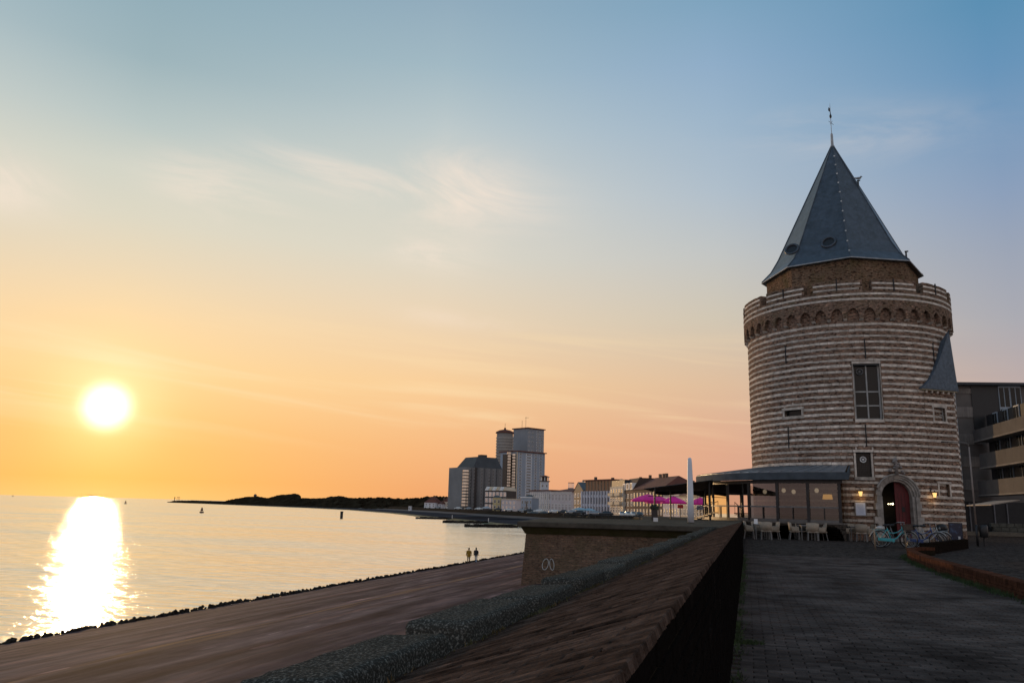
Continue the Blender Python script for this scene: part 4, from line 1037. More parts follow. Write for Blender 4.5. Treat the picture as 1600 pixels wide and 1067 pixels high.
# portal
def portal():
    c = tp(DA, TR, 0); tan = Vector((math.cos(DA), math.sin(DA), 0)); nr = tp(DA, 1, 0)
    def q(s, z, o): return c+tan*s+Vector((0,0,z))+nr*o
    pt = None
    def block(name, pts, o0, o1, mat, par):
        n = len(pts); m = MB(); m.add([q(s,z,o0) for s,z in pts]+[q(s,z,o1) for s,z in pts], [tuple(range(n))[::-1],tuple(range(n,2*n))]+[(i,(i+1)%n,n+(i+1)%n,n+i) for i in range(n)]); return m.build(name, mat, par, bevel=.008)
    pt = block('portal', [(-DOR-.05,0),(DOR+.05,0),(DOR+.05,.18),(-DOR-.05,.18)], -.3, .16, portal_m, tw)
    pt.data.vertices  # threshold stone is the portal's root
    nz_ = 6
    for sd in (-1,1):
        for k in range(nz_):
            z0, z1 = .18+(DSP-.18)*k/nz_, .18+(DSP-.18)*(k+1)/nz_
            wd = .0 if k % 2 else .16
            if k > 3: wd *= .5
            a = [(sd*(DR+.16),z0+.004),(sd*(DOR+wd),z0+.004),(sd*(DOR+wd),z1-.004),(sd*(DR+.16),z1-.004)]
            block('jamb_stone', a, -.3, .07+random.uniform(-.005,.01), portal_m, pt)
            a = [(sd*DR,z0+.004),(sd*(DR+.158),z0+.004),(sd*(DR+.158),z1-.004),(sd*DR,z1-.004)]
            block('jamb_stone', a, -.45, -.02, portal_m, pt)
    nv = 11
    for k in range(nv):
        t0, t1 = PI*k/nv+.006, PI*(k+1)/nv-.006; ts = [t0+(t1-t0)*i/3 for i in range(4)]
        for (ra, rb, o0, o1) in ((DR,DR+.10,-.45,-.10),(DR+.102,DR+.22,-.4,.0),(DR+.222,DOR-.03,-.3,.07)):
            pts = [(ra*math.cos(t),DSP+ra*math.sin(t)) for t in ts]+[(rb*math.cos(t),DSP+rb*math.sin(t)) for t in ts[::-1]]
            block('arch_stone', pts, o0, o1, portal_m, pt)
    m = MB(); m.tube([q((DOR+.0)*math.cos(t),DSP+(DOR+.0)*math.sin(t),.08) for t in [PI*i/24 for i in range(25)]], .06, 6); m.build('hood_mould', portal_m, pt, True)
    # carved finial with foliage above the arch
    zt = DSP+DOR
    m = MB(); m.tube([q(0,zt,.10),q(0,zt+.75,.10),q(0,zt+.95,.08)], [.11,.06,.03], 6)
    for i in range(14):
        t = i/13; a = random.uniform(0,6.3); rr = .26*(1-t)+.05
        m.sphere(q(rr*math.cos(a)*1.3, zt+.08+t*.75+.06*math.sin(a), .10), random.uniform(.06,.10), 7, 4)
    m.build('carved_finial', M('dark_carved_stone', (.20,.18,.17), .9, .4, 6, .8, 30), pt, True)
    # door: red leaf closed on the right, left leaf folded in
    dl = block('door_leaf', [(.02,.18),(DR-.01,.18)]+[((DR-.01)*math.cos(t),DSP+(DR-.01)*math.sin(t)) for t in [PI/2*.99*i/8 for i in range(9)]], -.42, -.36, M('red_door_paint', (.10,.006,.008), .6, .25, 3), tw)
    dl['label'] = 'closed red right-hand door leaf'
    block('grille', [(.34,1.55),(.50,1.55),(.50,1.82),(.34,1.82)], -.355, -.34, iron_m, dl)
    for s in (.18,.36,.54): block('door_plank_joint', [(s-.006,.22),(s+.006,.22),(s+.006,DSP+.2),(s-.006,DSP+.2)], -.36, -.352, iron_m, dl)
    # open left leaf, turned inwards
    m = MB(); hx = -DR+.04
    m.hexa([q(hx,.18,-.44),q(hx+.05,.18,-.44),q(hx+.22,.18,-1.1),q(hx+.17,.18,-1.1),q(hx,DSP,-.44),q(hx+.05,DSP,-.44),q(hx+.22,DSP,-1.1),q(hx+.17,DSP,-1.1)])
    dl2 = m.build('door_leaf', M('dark_red_door', (.05,.008,.008), .5, .2, 3), tw); dl2['label'] = 'left-hand door leaf standing open'
    # dark lobby behind
    m = MB(); s_ = DR+.5
    bx = [q(-s_,0.02,-2.2),q(s_,0.02,-2.2),q(s_,0.02,-.5),q(-s_,0.02,-.5),q(-s_,3.3,-2.2),q(s_,3.3,-2.2),q(s_,3.3,-.5),q(-s_,3.3,-.5)]
    m.add(bx, [(0,1,5,4),(1,2,6,5),(3,0,4,7),(4,5,6,7),(0,1,2,3)]); m.build('lobby', M('lobby_dark', (.03,.026,.022), .8), tw, recalc=False)
    lm = M('lobby_bulb', (1,.8,.6), .5, 0, 1, emit=(1,.75,.45), estr=9)
    for i in range(3):
        m = MB(); m.sphere(q(.18+.12*i,1.98+.005*i,-1.6), .03+(.02 if i == 2 else 0), 8, 5); m.build('lobby_light', lm, tw)
    return q
PQ = portal()
# ------------------------------------------------------------------ glass pavilion curving round the foot of the tower
zinc_m = M('zinc_roof', (.17,.20,.23), .38, .25, 1.5, .2, 8, metal=.35)
fascia_m = M('zinc_fascia', (.080,.095,.11), .75, .2, 2, metal=.1, spec=.2)
LOWER_GLASS = glassmat('darkened_lower_glass', (.16,.16,.16), .03)  # darkness of the things inside put into the lower glass tint
def pavilion():
    pv = thing('glass_pavilion', 'curved glass restaurant pavilion with zinc roof at the tower foot', 'pavilion', (TX,TY,0), -TAZ)
    RE, RG = 9.4, 9.0; A0, A1 = R_(-3.2), R_(-112); ZF, ZE_, ZJ = .90, 3.46, 3.98
    n = 27
    # plinth with low dark vault openings
    ops = []
    for x in (1223, 1297):
        a = oncyl(x, 830, RG)[0]; ops.append((a-.072, a+.072, 0.0, .70))
    def arch_op(o):
        a0,a1,z0,z1 = o; m = (a0+a1)/2; h = (a1-a0)/2; out = []
        for k in range(6):
            f0, f1 = k/6, (k+1)/6; w = h*math.sqrt(max(.02, 1-f0**2.2)); out.append((m-w, m+w, z0+(z1-z0)*f0, z0+(z1-z0)*f1))
        return out
    aops = [q for o in ops for q in arch_op(o)]
    plm = brickmat('plinth_brick', (.10,.085,.07), (.07,.06,.05), (.06,.055,.05), 'cyl', RG)
    mb = wall_grid(lambda s, z, i: tp(s, RG+.05-i, z), A1, A0, -.05, ZF-.09, aops, R_(2.5), .9)
    e0, e1 = tp(A0,RG+.05,0), tp(A0,TR-.05,0); mb.add([(e0.x,e0.y,-.05),(e1.x,e1.y,-.05),(e1.x,e1.y,ZF-.09),(e0.x,e0.y,ZF-.09)], [(0,1,2,3)])
    mb.build('plinth', plm, pv, recalc=False)
    for o in ops: m = MB(); arcbox(m, o[0]-.02, o[1]+.02, 0, .75, RG-.95, RG-.85, 3); m.build('vault_back', black_m, pv)
    m = MB(); arcbox(m, A1, A0, ZF-.09, ZF, TR-.1, RG+.10, 40); m.build('floor', M('pavilion_floor', (.10,.09,.08), .5), pv)
    # roof panels between standing seams
    for k in range(n):
        p, q = A0+.02+(A1-A0)*k/n, A0+.02+(A1-A0)*(k+1)/n
        m = MB(); m.add([tp(p-.001,RE,ZE_),tp(q+.001,RE,ZE_),tp(q+.001,TR-.02,ZJ),tp(p-.001,TR-.02,ZJ),tp(p-.001,RE,ZE_+.03),tp(q+.001,RE,ZE_+.03),tp(q+.001,TR-.02,ZJ+.03),tp(p-.001,TR-.02,ZJ+.03)],
              [(3,2,1,0),(4,5,6,7),(0,1,5,4),(1,2,6,5),(2,3,7,6),(3,0,4,7)])
        pn = m.build('roof_panel', zinc_m, pv)
        s = MB(); s.bar(tp(q,RE-.02,ZE_+.045), tp(q,TR+.05,ZJ+.035), .03, .05); s.build('standing_seam', zinc_m, pn)
    m = MB(); arcbox(m, A1, A0+.03, ZE_-.38, ZE_-.003, RE-.25, RE+.02, 40); m.build('fascia', fascia_m, pv)
    m = MB(); e = [tp(A0+.03,RE+.02,ZE_-.38),tp(A0+.03,TR,ZJ-.38),tp(A0+.03,TR,ZJ+.03),tp(A0+.03,RE+.02,ZE_+.0)]; f = [v+tp(A0+PI/2,.06,0) for v in e]; m.hexa(e+f); m.build('verge', fascia_m, pv)
    # dark posts
    pa = [oncyl(x, 780, RG)[0] for x in (1312,1262.5,1214.5,1170)]; stp = pa[2]-pa[3]
    k = 1
    while pa[-1] > A1+.08: pa.append(pa[-1]-stp*.98)
    for a in pa:
        m = MB(); arcbox(m, a-.0085, a+.0085, ZF, ZE_-.38, RG-.09, RG+.03, 1); m.build('post', dark_m, pv)
    m = MB(); arcbox(m, A1, A0, ZE_-.56, ZE_-.383, RG-.12, RG+.04, 40); m.build('head_beam', dark_m, pv)
    for a, b in zip(pa, pa[1:]):
        m = MB(); m.add([tp(a-.010,RG-.03,1.66),tp(b+.010,RG-.03,1.66),tp(b+.010,RG-.03,ZE_-.56),tp(a-.010,RG-.03,ZE_-.56)], [(0,1,2,3)]); g = m.build('glass_pane', GLASS, pv, recalc=False)
        m = MB(); m.add([tp(a-.010,RG-.03,ZF+.12),tp(b+.010,RG-.03,ZF+.12),tp(b+.010,RG-.03,1.66),tp(a-.010,RG-.03,1.66)], [(0,1,2,3)]); m.build('lower_pane', LOWER_GLASS, g, recalc=False)
        m = MB(); arcbox(m, b+.009, a-.009, 1.62, 1.70, RG-.05, RG+.02, 2); m.build('mid_rail', M('grey_rail', (.16,.155,.15), .5), g)
        m = MB(); arcbox(m, b+.009, a-.009, ZF, ZF+.12, RG-.06, RG+.03, 2); m.build('bottom_rail', M('grey_sill', (.12,.115,.11), .5), g)
        m = MB(); c = (a+b)/2; arcbox(m, c-.0022, c+.0022, ZF+.12, 1.62, RG-.05, RG-.0, 1); m.build('glazing_bar', dark_m, g)
    # end wall glazing beside the portal
    e = [tp(A0,RG-.1,ZF),tp(A0,TR,ZF),tp(A0,TR,ZE_+.3),tp(A0,RG-.1,ZE_-.2)]; MB().add(e, [(0,1,2,3)]).build('end_glass', GLASS, pv, recalc=False)
    return ZF
PFZ = pavilion()
rot_t = Matrix.Rotation(-TAZ, 3, 'Z')
def tw2w(v): return rot_t @ v + Vector((TX,TY,0))
# pendant lamps and a shaded lamp inside
def pendant(a, r, z, lab, mat, kindx):
    p = tw2w(tp(a, r, 0)); o = thing('pendant_lamp', lab, 'lamp', (p.x,p.y,z), 0, None)
    zr = 3.44+(3.98-3.46)*(9.4-r)/(9.4-5.9)-z
    MB().tube([(0,0,.12),(0,0,zr)], .008, 5).build('cord', black_m, o)
    if kindx == 'globe': MB().sphere((0,0,0), .11, 14, 9, (1,1,1.15)).build('globe', mat, o, True); MB().lathe([(.03,.12),(.045,.14),(.03,.2)], 8).build('cap', dark_m, o)
    else: MB().lathe([(.26,-.13),(.22,.13)], 18).build('shade', mat, o, True)
globe_m = M('lamp_globe', (.8,.72,.62), .15, .05, 2, emit=(1,.80,.55), estr=.32)
shade_m = M('amber_shade', (.7,.4,.12), .6, .05, 2, emit=(1,.52,.14), estr=.55)
labs = ['small glass globe lamp behind the leftmost wide pavilion pane', 'left of two glass globe lamps hanging in one pavilion bay', 'right of two glass globe lamps hanging in one pavilion bay', 'glass globe lamp in the pavilion bay with the amber shade']
for (x, y, r), lab in zip(((1195,768,8.0),(1224.5,766,8.1),(1240,768,8.1),(1276,766,8.2)), labs):
    a, z = oncyl(x, y, r); pendant(a, r, z, lab, globe_m, 'globe')
a, z = oncyl(1293,776,7.4); pendant(a, 7.4, z, 'glowing amber drum lampshade inside the pavilion', shade_m, 'shade')

# ------------------------------------------------------------------ wicker chairs and tables in front of the pavilion
wick = M('pale_wicker', (.34,.285,.22), .8, .3, 40, .8, 160); alum = M('table_alu', (.30,.29,.28), .35, .2, 6, metal=.5); legm = M('chair_leg', (.17,.165,.16), .5, .2, 5)
def make_chair():
    o = thing('wicker_chair', 'x', 'chair')
    MB().box((0,0,.42), (.50,.48,.07)).build('seat', wick, o, bevel=.015)
    b = MB(); n = 8
    for i in range(n+1):
        t = -1+2*i/n; x = .27*t*1.05; y = .24-.10*t*t+.0
        for (dy, z) in ((0,.44),(.05,.88-.03*t*t),(.085,.88-.03*t*t),(.035,.44)): b.v.append((x*(1 if z < .5 else 1.08), y+dy-.02, z))
    for i in range(n):
        for k in range(4): b.f.append((i*4+k,i*4+(k+1)%4,(i+1)*4+(k+1)%4,(i+1)*4+k)); b.mi.append(0)
    b.f += [(0,3,2,1),(n*4,n*4+1,n*4+2,n*4+3)]; b.mi += [0,0]
    b.build('backrest', wick, o, True)
    for s in (-1,1):
        a = MB(); a.hexa([(s*.25,-.2,.455),(s*.285,-.2,.455),(s*.285,.16,.455),(s*.25,.16,.455),(s*.25,-.2,.64),(s*.29,-.2,.64),(s*.29,.16,.68),(s*.25,.16,.68)]); a.build('armrest', wick, o, bevel=.01)
        for y, dy in ((-.2,-.03),(.19,.07)):
            MB().bar((s*.215,y,.39),(s*.245,y+dy,0), .035).build('leg', legm, o)
    return o
def make_table():
    o = thing('terrace_table', 'x', 'table')
    MB().box((0,0,.735), (.74,.74,.03)).build('table_top', alum, o, bevel=.008)
    for sx in (-1,1):
        for sy in (-1,1): MB().bar((sx*.32,sy*.32,.72),(sx*.32,sy*.32,0), .045).build('leg', legm, o)
    MB().box((0,0,.70), (.66,.66,.04)).build('apron', legm, o)
    return o
ch0 = make_chair(); tb0 = make_table(); cused = [0]; tused = [0]
def place(proto, used, loc, rz, lab, grp):
    o = proto if not used[0] else copy_tree(proto); used[0] = 1
    o.location = loc; o.rotation_euler = (0,0,rz); o['label'] = lab; o['group'] = grp; return o
row = Vector((.62,.70,0)).normalized()
fac = math.atan2(row.y, row.x)
spots = [(1190,842.0,'beside the sea wall end'), (1261,843.5,'between the dark vaults'), (1338,845.0,'under the menu board')]
for gi, (x, y, lab) in enumerate(spots):
    p = onz(x, y, 0); rz = R_(10)
    place(tb0, tused, (p.x,p.y,0), rz, 'square metal terrace table with four wicker chairs, '+lab, 'terrace tables')
    for k, (dx, dy, a) in enumerate(((-.62,-.12,1.45),(.66,-.05,-1.5),(.08,-.62,PI-.15),(-.05,.64,.1))):
        q = Matrix.Rotation(rz, 3, 'Z') @ Vector((dx+random.uniform(-.05,.05), dy+random.uniform(-.05,.05), 0))
        # chair backs face outward from the table
        place(ch0, cused, (p.x+q.x, p.y+q.y, 0), rz+a+random.uniform(-.15,.15), 'wicker armchair '+('facing away from the sea wall','with its back towards the portal','with its back to the promenade','with its back to the pavilion')[k]+', table '+lab, 'wicker chairs around the terrace tables')
    if gi == 1:
        q = Vector((p.x-1.0, p.y+.1, 0)); 
menus = thing('menu_card', 'small white menu card standing on the terrace table beside the sea wall', 'card', onz(1166,842,0)+Vector((0,0,.752)))
menus.location = (onz(1190,842,0).x-.25, onz(1190,842,0).y+.02, .7515)
m = MB(); m.hexa([(-.09,-.04,0),(.09,-.04,0),(.09,-.03,0),(-.09,-.03,0),(-.09,-.005,.24),(.09,-.005,.24),(.09,.005,.24),(-.09,.005,.24)]); m.build('card_face', white_m, menus)
m = MB(); m.hexa([(-.09,.03,0),(.09,.03,0),(.09,.04,0),(-.09,.04,0),(-.09,.006,.24),(.09,.006,.24),(.09,.012,.24),(-.09,.012,.24)]); m.build('card_back', white_m, menus)

# ------------------------------------------------------------------ fittings on the tower front
def lantern(x, y, lab):
    a, z = oncyl(x, y, TR); p = tw2w(tp(a, TR+.0, z)); o = thing('wall_lantern', lab, 'lantern', p, a-TAZ)
    b = MB(); b.bar((0,.02,.22),(0,-.02,.22), .09, .16); b.tube([(0,0,.24),(0,-.12,.30),(0,-.26,.28),(0,-.28,.2)], .014, 6); b.build('bracket', iron_m, o)
    MB().lathe([(.12,.12),(.03,.2),(.01,.24)], 8, (0,-.28,0)).build('cap', iron_m, o)
    MB().lathe([(.06,-.14),(.11,.11)], 8, (0,-.28,0)).build('lamp_glass', M('lantern_glow', (1,.8,.5), .3, 0, 1, emit=(1,.55,.16), estr=1.3), o)
    MB().lathe([(.03,-.19),(.07,-.14)], 8, (0,-.28,0)).build('foot', iron_m, o)
    l = bpy.data.lights.new('lantern_light', 'POINT'); l.energy = 2.0; l.color = (1,.62,.28); l.shadow_soft_size = .08
    lo = bpy.data.objects.new('lantern_light', l); C.objects.link(lo); lo.parent = o; lo.location = (0,-.28,-.26)
lantern(1344,771,'lit wall lantern above the menu board on the tower'); lantern(1454,773,'lit wall lantern between the portal and the small barred window')
a, z = oncyl(1344.5,795,TR); p = tw2w(tp(a, TR+.03, z)); mbd = thing('menu_board', 'framed pale menu board hanging on the banded tower wall', 'menu board', p, a-TAZ)
MB().box((0,-.03,0), (.60,.05,.78)).build('board_frame', M('menu_frame', (.25,.22,.19), .6), mbd, bevel=.01)
MB().box((0,-.058,0), (.48,.012,.66)).build('menu_sheet', M('menu_paper', (.62,.70,.85), .5, .05, 5), mbd)
mm = MB()
for k in range(9): mm.box((random.uniform(-.04,.04),-.066,.24-.055*k), (random.uniform(.2,.34),.004,.012))
mm.build('menu_lines', M('menu_ink', (.25,.3,.42), .6), mbd)
# gull on the roof vent
gp_ = tw2w(GULL); gl = thing('gull', 'gull perched on the vent of the slate roof', 'bird', gp_)
g = MB(); g.sphere((0,0,.13), .1, 10, 7, (1.9,.8,.75)); g.sphere((.17,0,.22), .055, 8, 5, (1.1,.9,.9)); g.tube([(.1,0,.15),(.16,0,.2)], [.06,.045], 7); g.tube([(.22,0,.22),(.28,0,.205)], [.018,.004], 5); g.tube([(-.15,0,.15),(-.32,0,.17)], [.05,.012], 6)
g.build('body', M('gull_grey', (.20,.20,.20), .8), gl, True)
l = MB(); l.tube([(0,.03,.06),(0,.03,0)], .008, 4); l.tube([(0,-.03,.06),(0,-.03,0)], .008, 4); l.build('leg', iron_m, gl)

# shrubs in tubs each side of the portal
leaf_m = M('shrub_leaf', (.022,.035,.014), .6, .5, 6)
def shrub(x, y, lab, h=.95, r=.34):
    p = onz(x, y, 0); o = thing('potted_shrub', lab, 'shrub', (p.x,p.y,0))
    MB().lathe([(.20,0),(.26,.30),(.28,.32),(.25,.34)], 14).build('pot', M('dark_pot', (.03,.028,.027), .6), o, True)
    MB().tube([(0,0,.3),(.02,0,h*.75)], [.025,.012], 6).build('stem', M('bark', (.05,.035,.025), .9), o)
    f = MB()
    for _ in range(900):
        d = Vector((random.gauss(0,1),random.gauss(0,1),random.gauss(0,1))).normalized()*random.uniform(.4,1)**.4; c = Vector((d.x*r,d.y*r,.36+h*.36+d.z*h*.38)); c *= 1+.06*nse(d.x*3,d.y*3,d.z*3)
        u = Vector((random.gauss(0,1),random.gauss(0,1),random.gauss(0,1))).normalized(); v = u.orthogonal().normalized(); s = random.uniform(.025,.05)
        f.add([c-u*s,c+v*s*.5,c+u*s,c-v*s*.5], [(0,1,2,3)])
    kind(f.build('foliage', leaf_m, o, recalc=False), 'stuff')
shrub(1373.5,843.5,'dark round shrub in a tub on the lantern and menu side of the portal'); shrub(1449,846,'dark round shrub in a tub behind the parked bicycles')
# black waste bin and poster board by the turret
p = onz(1473,848.5,0); wb = thing('waste_bin', 'tall black domed waste bin in front of the stair turret', 'bin', (p.x,p.y,0))
MB().lathe([(.27,0),(.29,.03),(.29,.72)], 18).build('bin_body', black_m, wb, True); MB().lathe([(.30,.72),(.31,.76),(.24,.92),(.08,1.0)], 18).build('lid', black_m, wb, True); MB().box((0,-.27,.82), (.22,.08,.09)).build('flap', dark_m, wb)
p = onz(1495,848.5,0); ab = thing('poster_board', 'dark blue standing poster board at the foot of the stair turret', 'sign', (p.x,p.y,0), R_(-10))
MB().box((0,0,.56), (.66,.06,1.0)).build('frame', black_m, ab, bevel=.01)
MB().box((0,-.034,.58), (.58,.012,.88)).build('poster', M('poster_print', (.012,.020,.05), .35, .4, 4, col2=(.05,.10,.20), thr=(.5,.66)), ab)
MB().box((.14,-.043,.28), (.10,.006,.16)).build('poster_card', M('poster_white', (.6,.62,.65), .5), ab)
for s in (-1,1): MB().box((s*.25,0,.03), (.08,.5,.06)).build('foot', black_m, ab)

# ------------------------------------------------------------------ bicycles and their steel hoops
rub = M('tyre', (.012,.012,.012), .8); chrome = M('rim', (.30,.30,.30), .3, .1, 4, metal=.8)
def circ(c, r, n=28): return [(c[0]+r*math.cos(2*PI*i/n), c[1], c[2]+r*math.sin(2*PI*i/n)) for i in range(n)]
def bicycle(loc, rz, lab, frame_m, guard_m, basket=True, grp='parked bicycles', bag=True, steer=.25):
    o = thing('bicycle', lab, 'bicycle', loc, rz, grp)
    R = .345; A, B = (-.56,0,R), (.56,0,R)
    for nm, c in (('rear_wheel',A),('front_wheel',B)):
        w = MB().tube(circ(c,R-.02), .019, 6, closed=True).build('wheel', rub, o, True)
        MB().tube(circ(c,R-.048), .011, 5, closed=True).build('rim', chrome, w, True)
        sp = MB()
        for k in range(14):
            t = 2*PI*k/14; sp.tube([(c[0],.02*(-1)**k,c[2]), (c[0]+(R-.05)*math.cos(t),0,c[2]+(R-.05)*math.sin(t))], .0022, 3)
        sp.build('spokes', chrome, w); MB().tube([(c[0],-.05,c[2]),(c[0],.05,c[2])], .03, 8).build('hub', chrome, w)
        g = MB(); a0, a1 = (-.1,2.9) if nm == 'rear_wheel' else (.5,2.8)
        g.tube([(c[0]+(R+.022)*math.cos(a0+(a1-a0)*i/14),0,c[2]+(R+.022)*math.sin(a0+(a1-a0)*i/14)) for i in range(15)], .022, 5); g.build('mudguard', guard_m, o, True)
    f = MB(); bb = (-.10,0,.30); st = (-.24,0,.80); hd0, hd1 = (.36,0,.66), (.31,0,.88)
    f.tube([bb, st], .018, 7); f.tube([bb, (.1,0,.40), (.25,0,.56), hd0], .022, 7); f.tube([(-.20,0,.62), (.02,0,.60), (.2,0,.68), (.33,0,.80)], .017, 7); f.tube([hd0, hd1], .021, 7)
    for s in (-1,1):
        f.tube([(bb[0],s*.03,bb[2]), (A[0],s*.06,A[2])], .011, 5); f.tube([(-.23,s*.02,.76), (A[0],s*.06,A[2])], .010, 5); f.tube([hd0, (.44,s*.055,.52), (B[0],s*.055,B[2])], .012, 5)
    f.build('frame', frame_m, o, True)
    h = MB(); h.tube([hd1, (.30,0,1.02)], .013, 6); h.tube([(.10,-.28,1.00),(.22,-.25,1.06),(.30,-.10,1.05),(.30,.10,1.05),(.22,.25,1.06),(.10,.28,1.00)], .012, 6); hb = h.build('handlebar', chrome, o, True)
    for s in (-1,1): MB().tube([(.05,s*.285,.99),(.17,s*.268,1.035)], .017, 6).build('grip', rub, hb)
    sd = MB(); sd.sphere((-.29,0,.92), .1, 10, 6, (1.35,1.0,.42)); sd.tube([(-.2,0,.92),(-.08,0,.925)], [.06,.03], 7); sd.build('saddle', black_m, o, True)
    MB().tube([st,(-.28,0,.90)], .013, 6).build('seat_post', chrome, o)
    cg = MB(); cg.hexa([(-.62,-.055,.29),(.02,-.055,.24),(.02,-.035,.24),(-.62,-.035,.29),(-.62,-.055,.40),(.02,-.055,.38),(.02,-.035,.38),(-.62,-.035,.40)]); cg.build('chain_guard', frame_m, o, bevel=.008)
    cr_ = MB(); cr_.tube([(bb[0]-.1,-.07,bb[2]-.13),(bb[0],-.07,bb[2]),(bb[0],.07,bb[2]),(bb[0]+.1,.07,bb[2]+.13)], .010, 5); c_ = cr_.build('crank', chrome, o)
    for sx, sy, sz_ in ((-.1,-.11,-.13),(.1,.11,.13)): MB().box((bb[0]+sx,sy,bb[2]+sz_), (.09,.08,.02)).build('pedal', rub, c_)
    rk = MB()
    for s in (-1,1): rk.tube([(-.24,s*.06,.72),(-.82,s*.06,.73)], .007, 4); rk.tube([(-.75,s*.06,.73),(A[0],s*.06,A[2])], .007, 4)
    rk.build('carrier', frame_m, o)
    MB().lathe([(.035,0),(.04,.05),(.02,.08)], 8, (.44,0,.80)).build('headlight', chrome, o)
    if basket:
        b = MB(); x0,x1,y0,y1,z0,z1 = .38,.70,-.2,.2,.74,.98; t = .012
        b.box(((x0+x1)/2,0,z0), (x1-x0-.06,y1-y0-.06,t))
        for (c, d) in (((x0,0,(z0+z1)/2),(t,y1-y0,z1-z0)),((x1,0,(z0+z1)/2),(t,y1-y0,z1-z0)),(((x0+x1)/2,y0,(z0+z1)/2),(x1-x0,t,z1-z0)),(((x0+x1)/2,y1,(z0+z1)/2),(x1-x0,t,z1-z0))): b.box(c, d)
        b.build('basket', M('basket_wicker', (.085,.060,.045), .85, .4, 60, .8, 150), o)
    if bag: MB().sphere((-.50,0,.80), .11, 10, 6, (1.7,.8,.7)).build('seat_bag', M('bag_white', (.55,.55,.53), .7), o, True)
    return o
turq = M('turquoise_paint', (.045,.38,.42), .35, .1, 2); blue = M('blue_paint', (.03,.07,.22), .35, .1, 2); silver = M('silver_paint', (.35,.36,.36), .35, .1, 2, metal=.5); greyp = M('grey_paint', (.16,.17,.18), .4, .1, 2)
pb = onz(1398,856,0)
bicycle((pb.x,pb.y,0), R_(-2), 'turquoise city bicycle with front basket and white saddle bag', turq, silver)
bicycle((pb.x+.25,pb.y+.75,0), R_(4), 'grey bicycle half hidden behind the turquoise one', greyp, greyp, True, bag=False)
bicycle((pb.x+1.15,pb.y+.35,0), R_(-12), 'dark blue bicycle leaning beyond the turquoise one', blue, silver, False, bag=False)
bicycle((pb.x+1.55,pb.y+1.15,0), R_(6), 'silver bicycle furthest along the row of hoops', silver, silver, False, bag=False)
hoop_m = M('hoop_steel', (.25,.20,.15), .5, .2, 5)
for k, (x, y, lab) in enumerate(((1370,859,'bicycle hoop behind the rear wheel of the turquoise bicycle'), (1418,857,'bicycle hoop between the turquoise and dark blue bicycles'), (1461,853,'bicycle hoop beside the silver bicycle'))):
    p = onz(x, y, 0); o = tag(MB().tube([(0,-.3,-.05),(0,-.3,.62),(0,-.26,.71),(0,-.18,.75),(0,.18,.75),(0,.26,.71),(0,.3,.62),(0,.3,-.05)], .026, 8).build('bicycle_hoop', hoop_m, None, True, p, R_(-8)), lab, 'bicycle stand', 'bicycle hoops')
    o.location = (p.x, p.y+.3, 0)
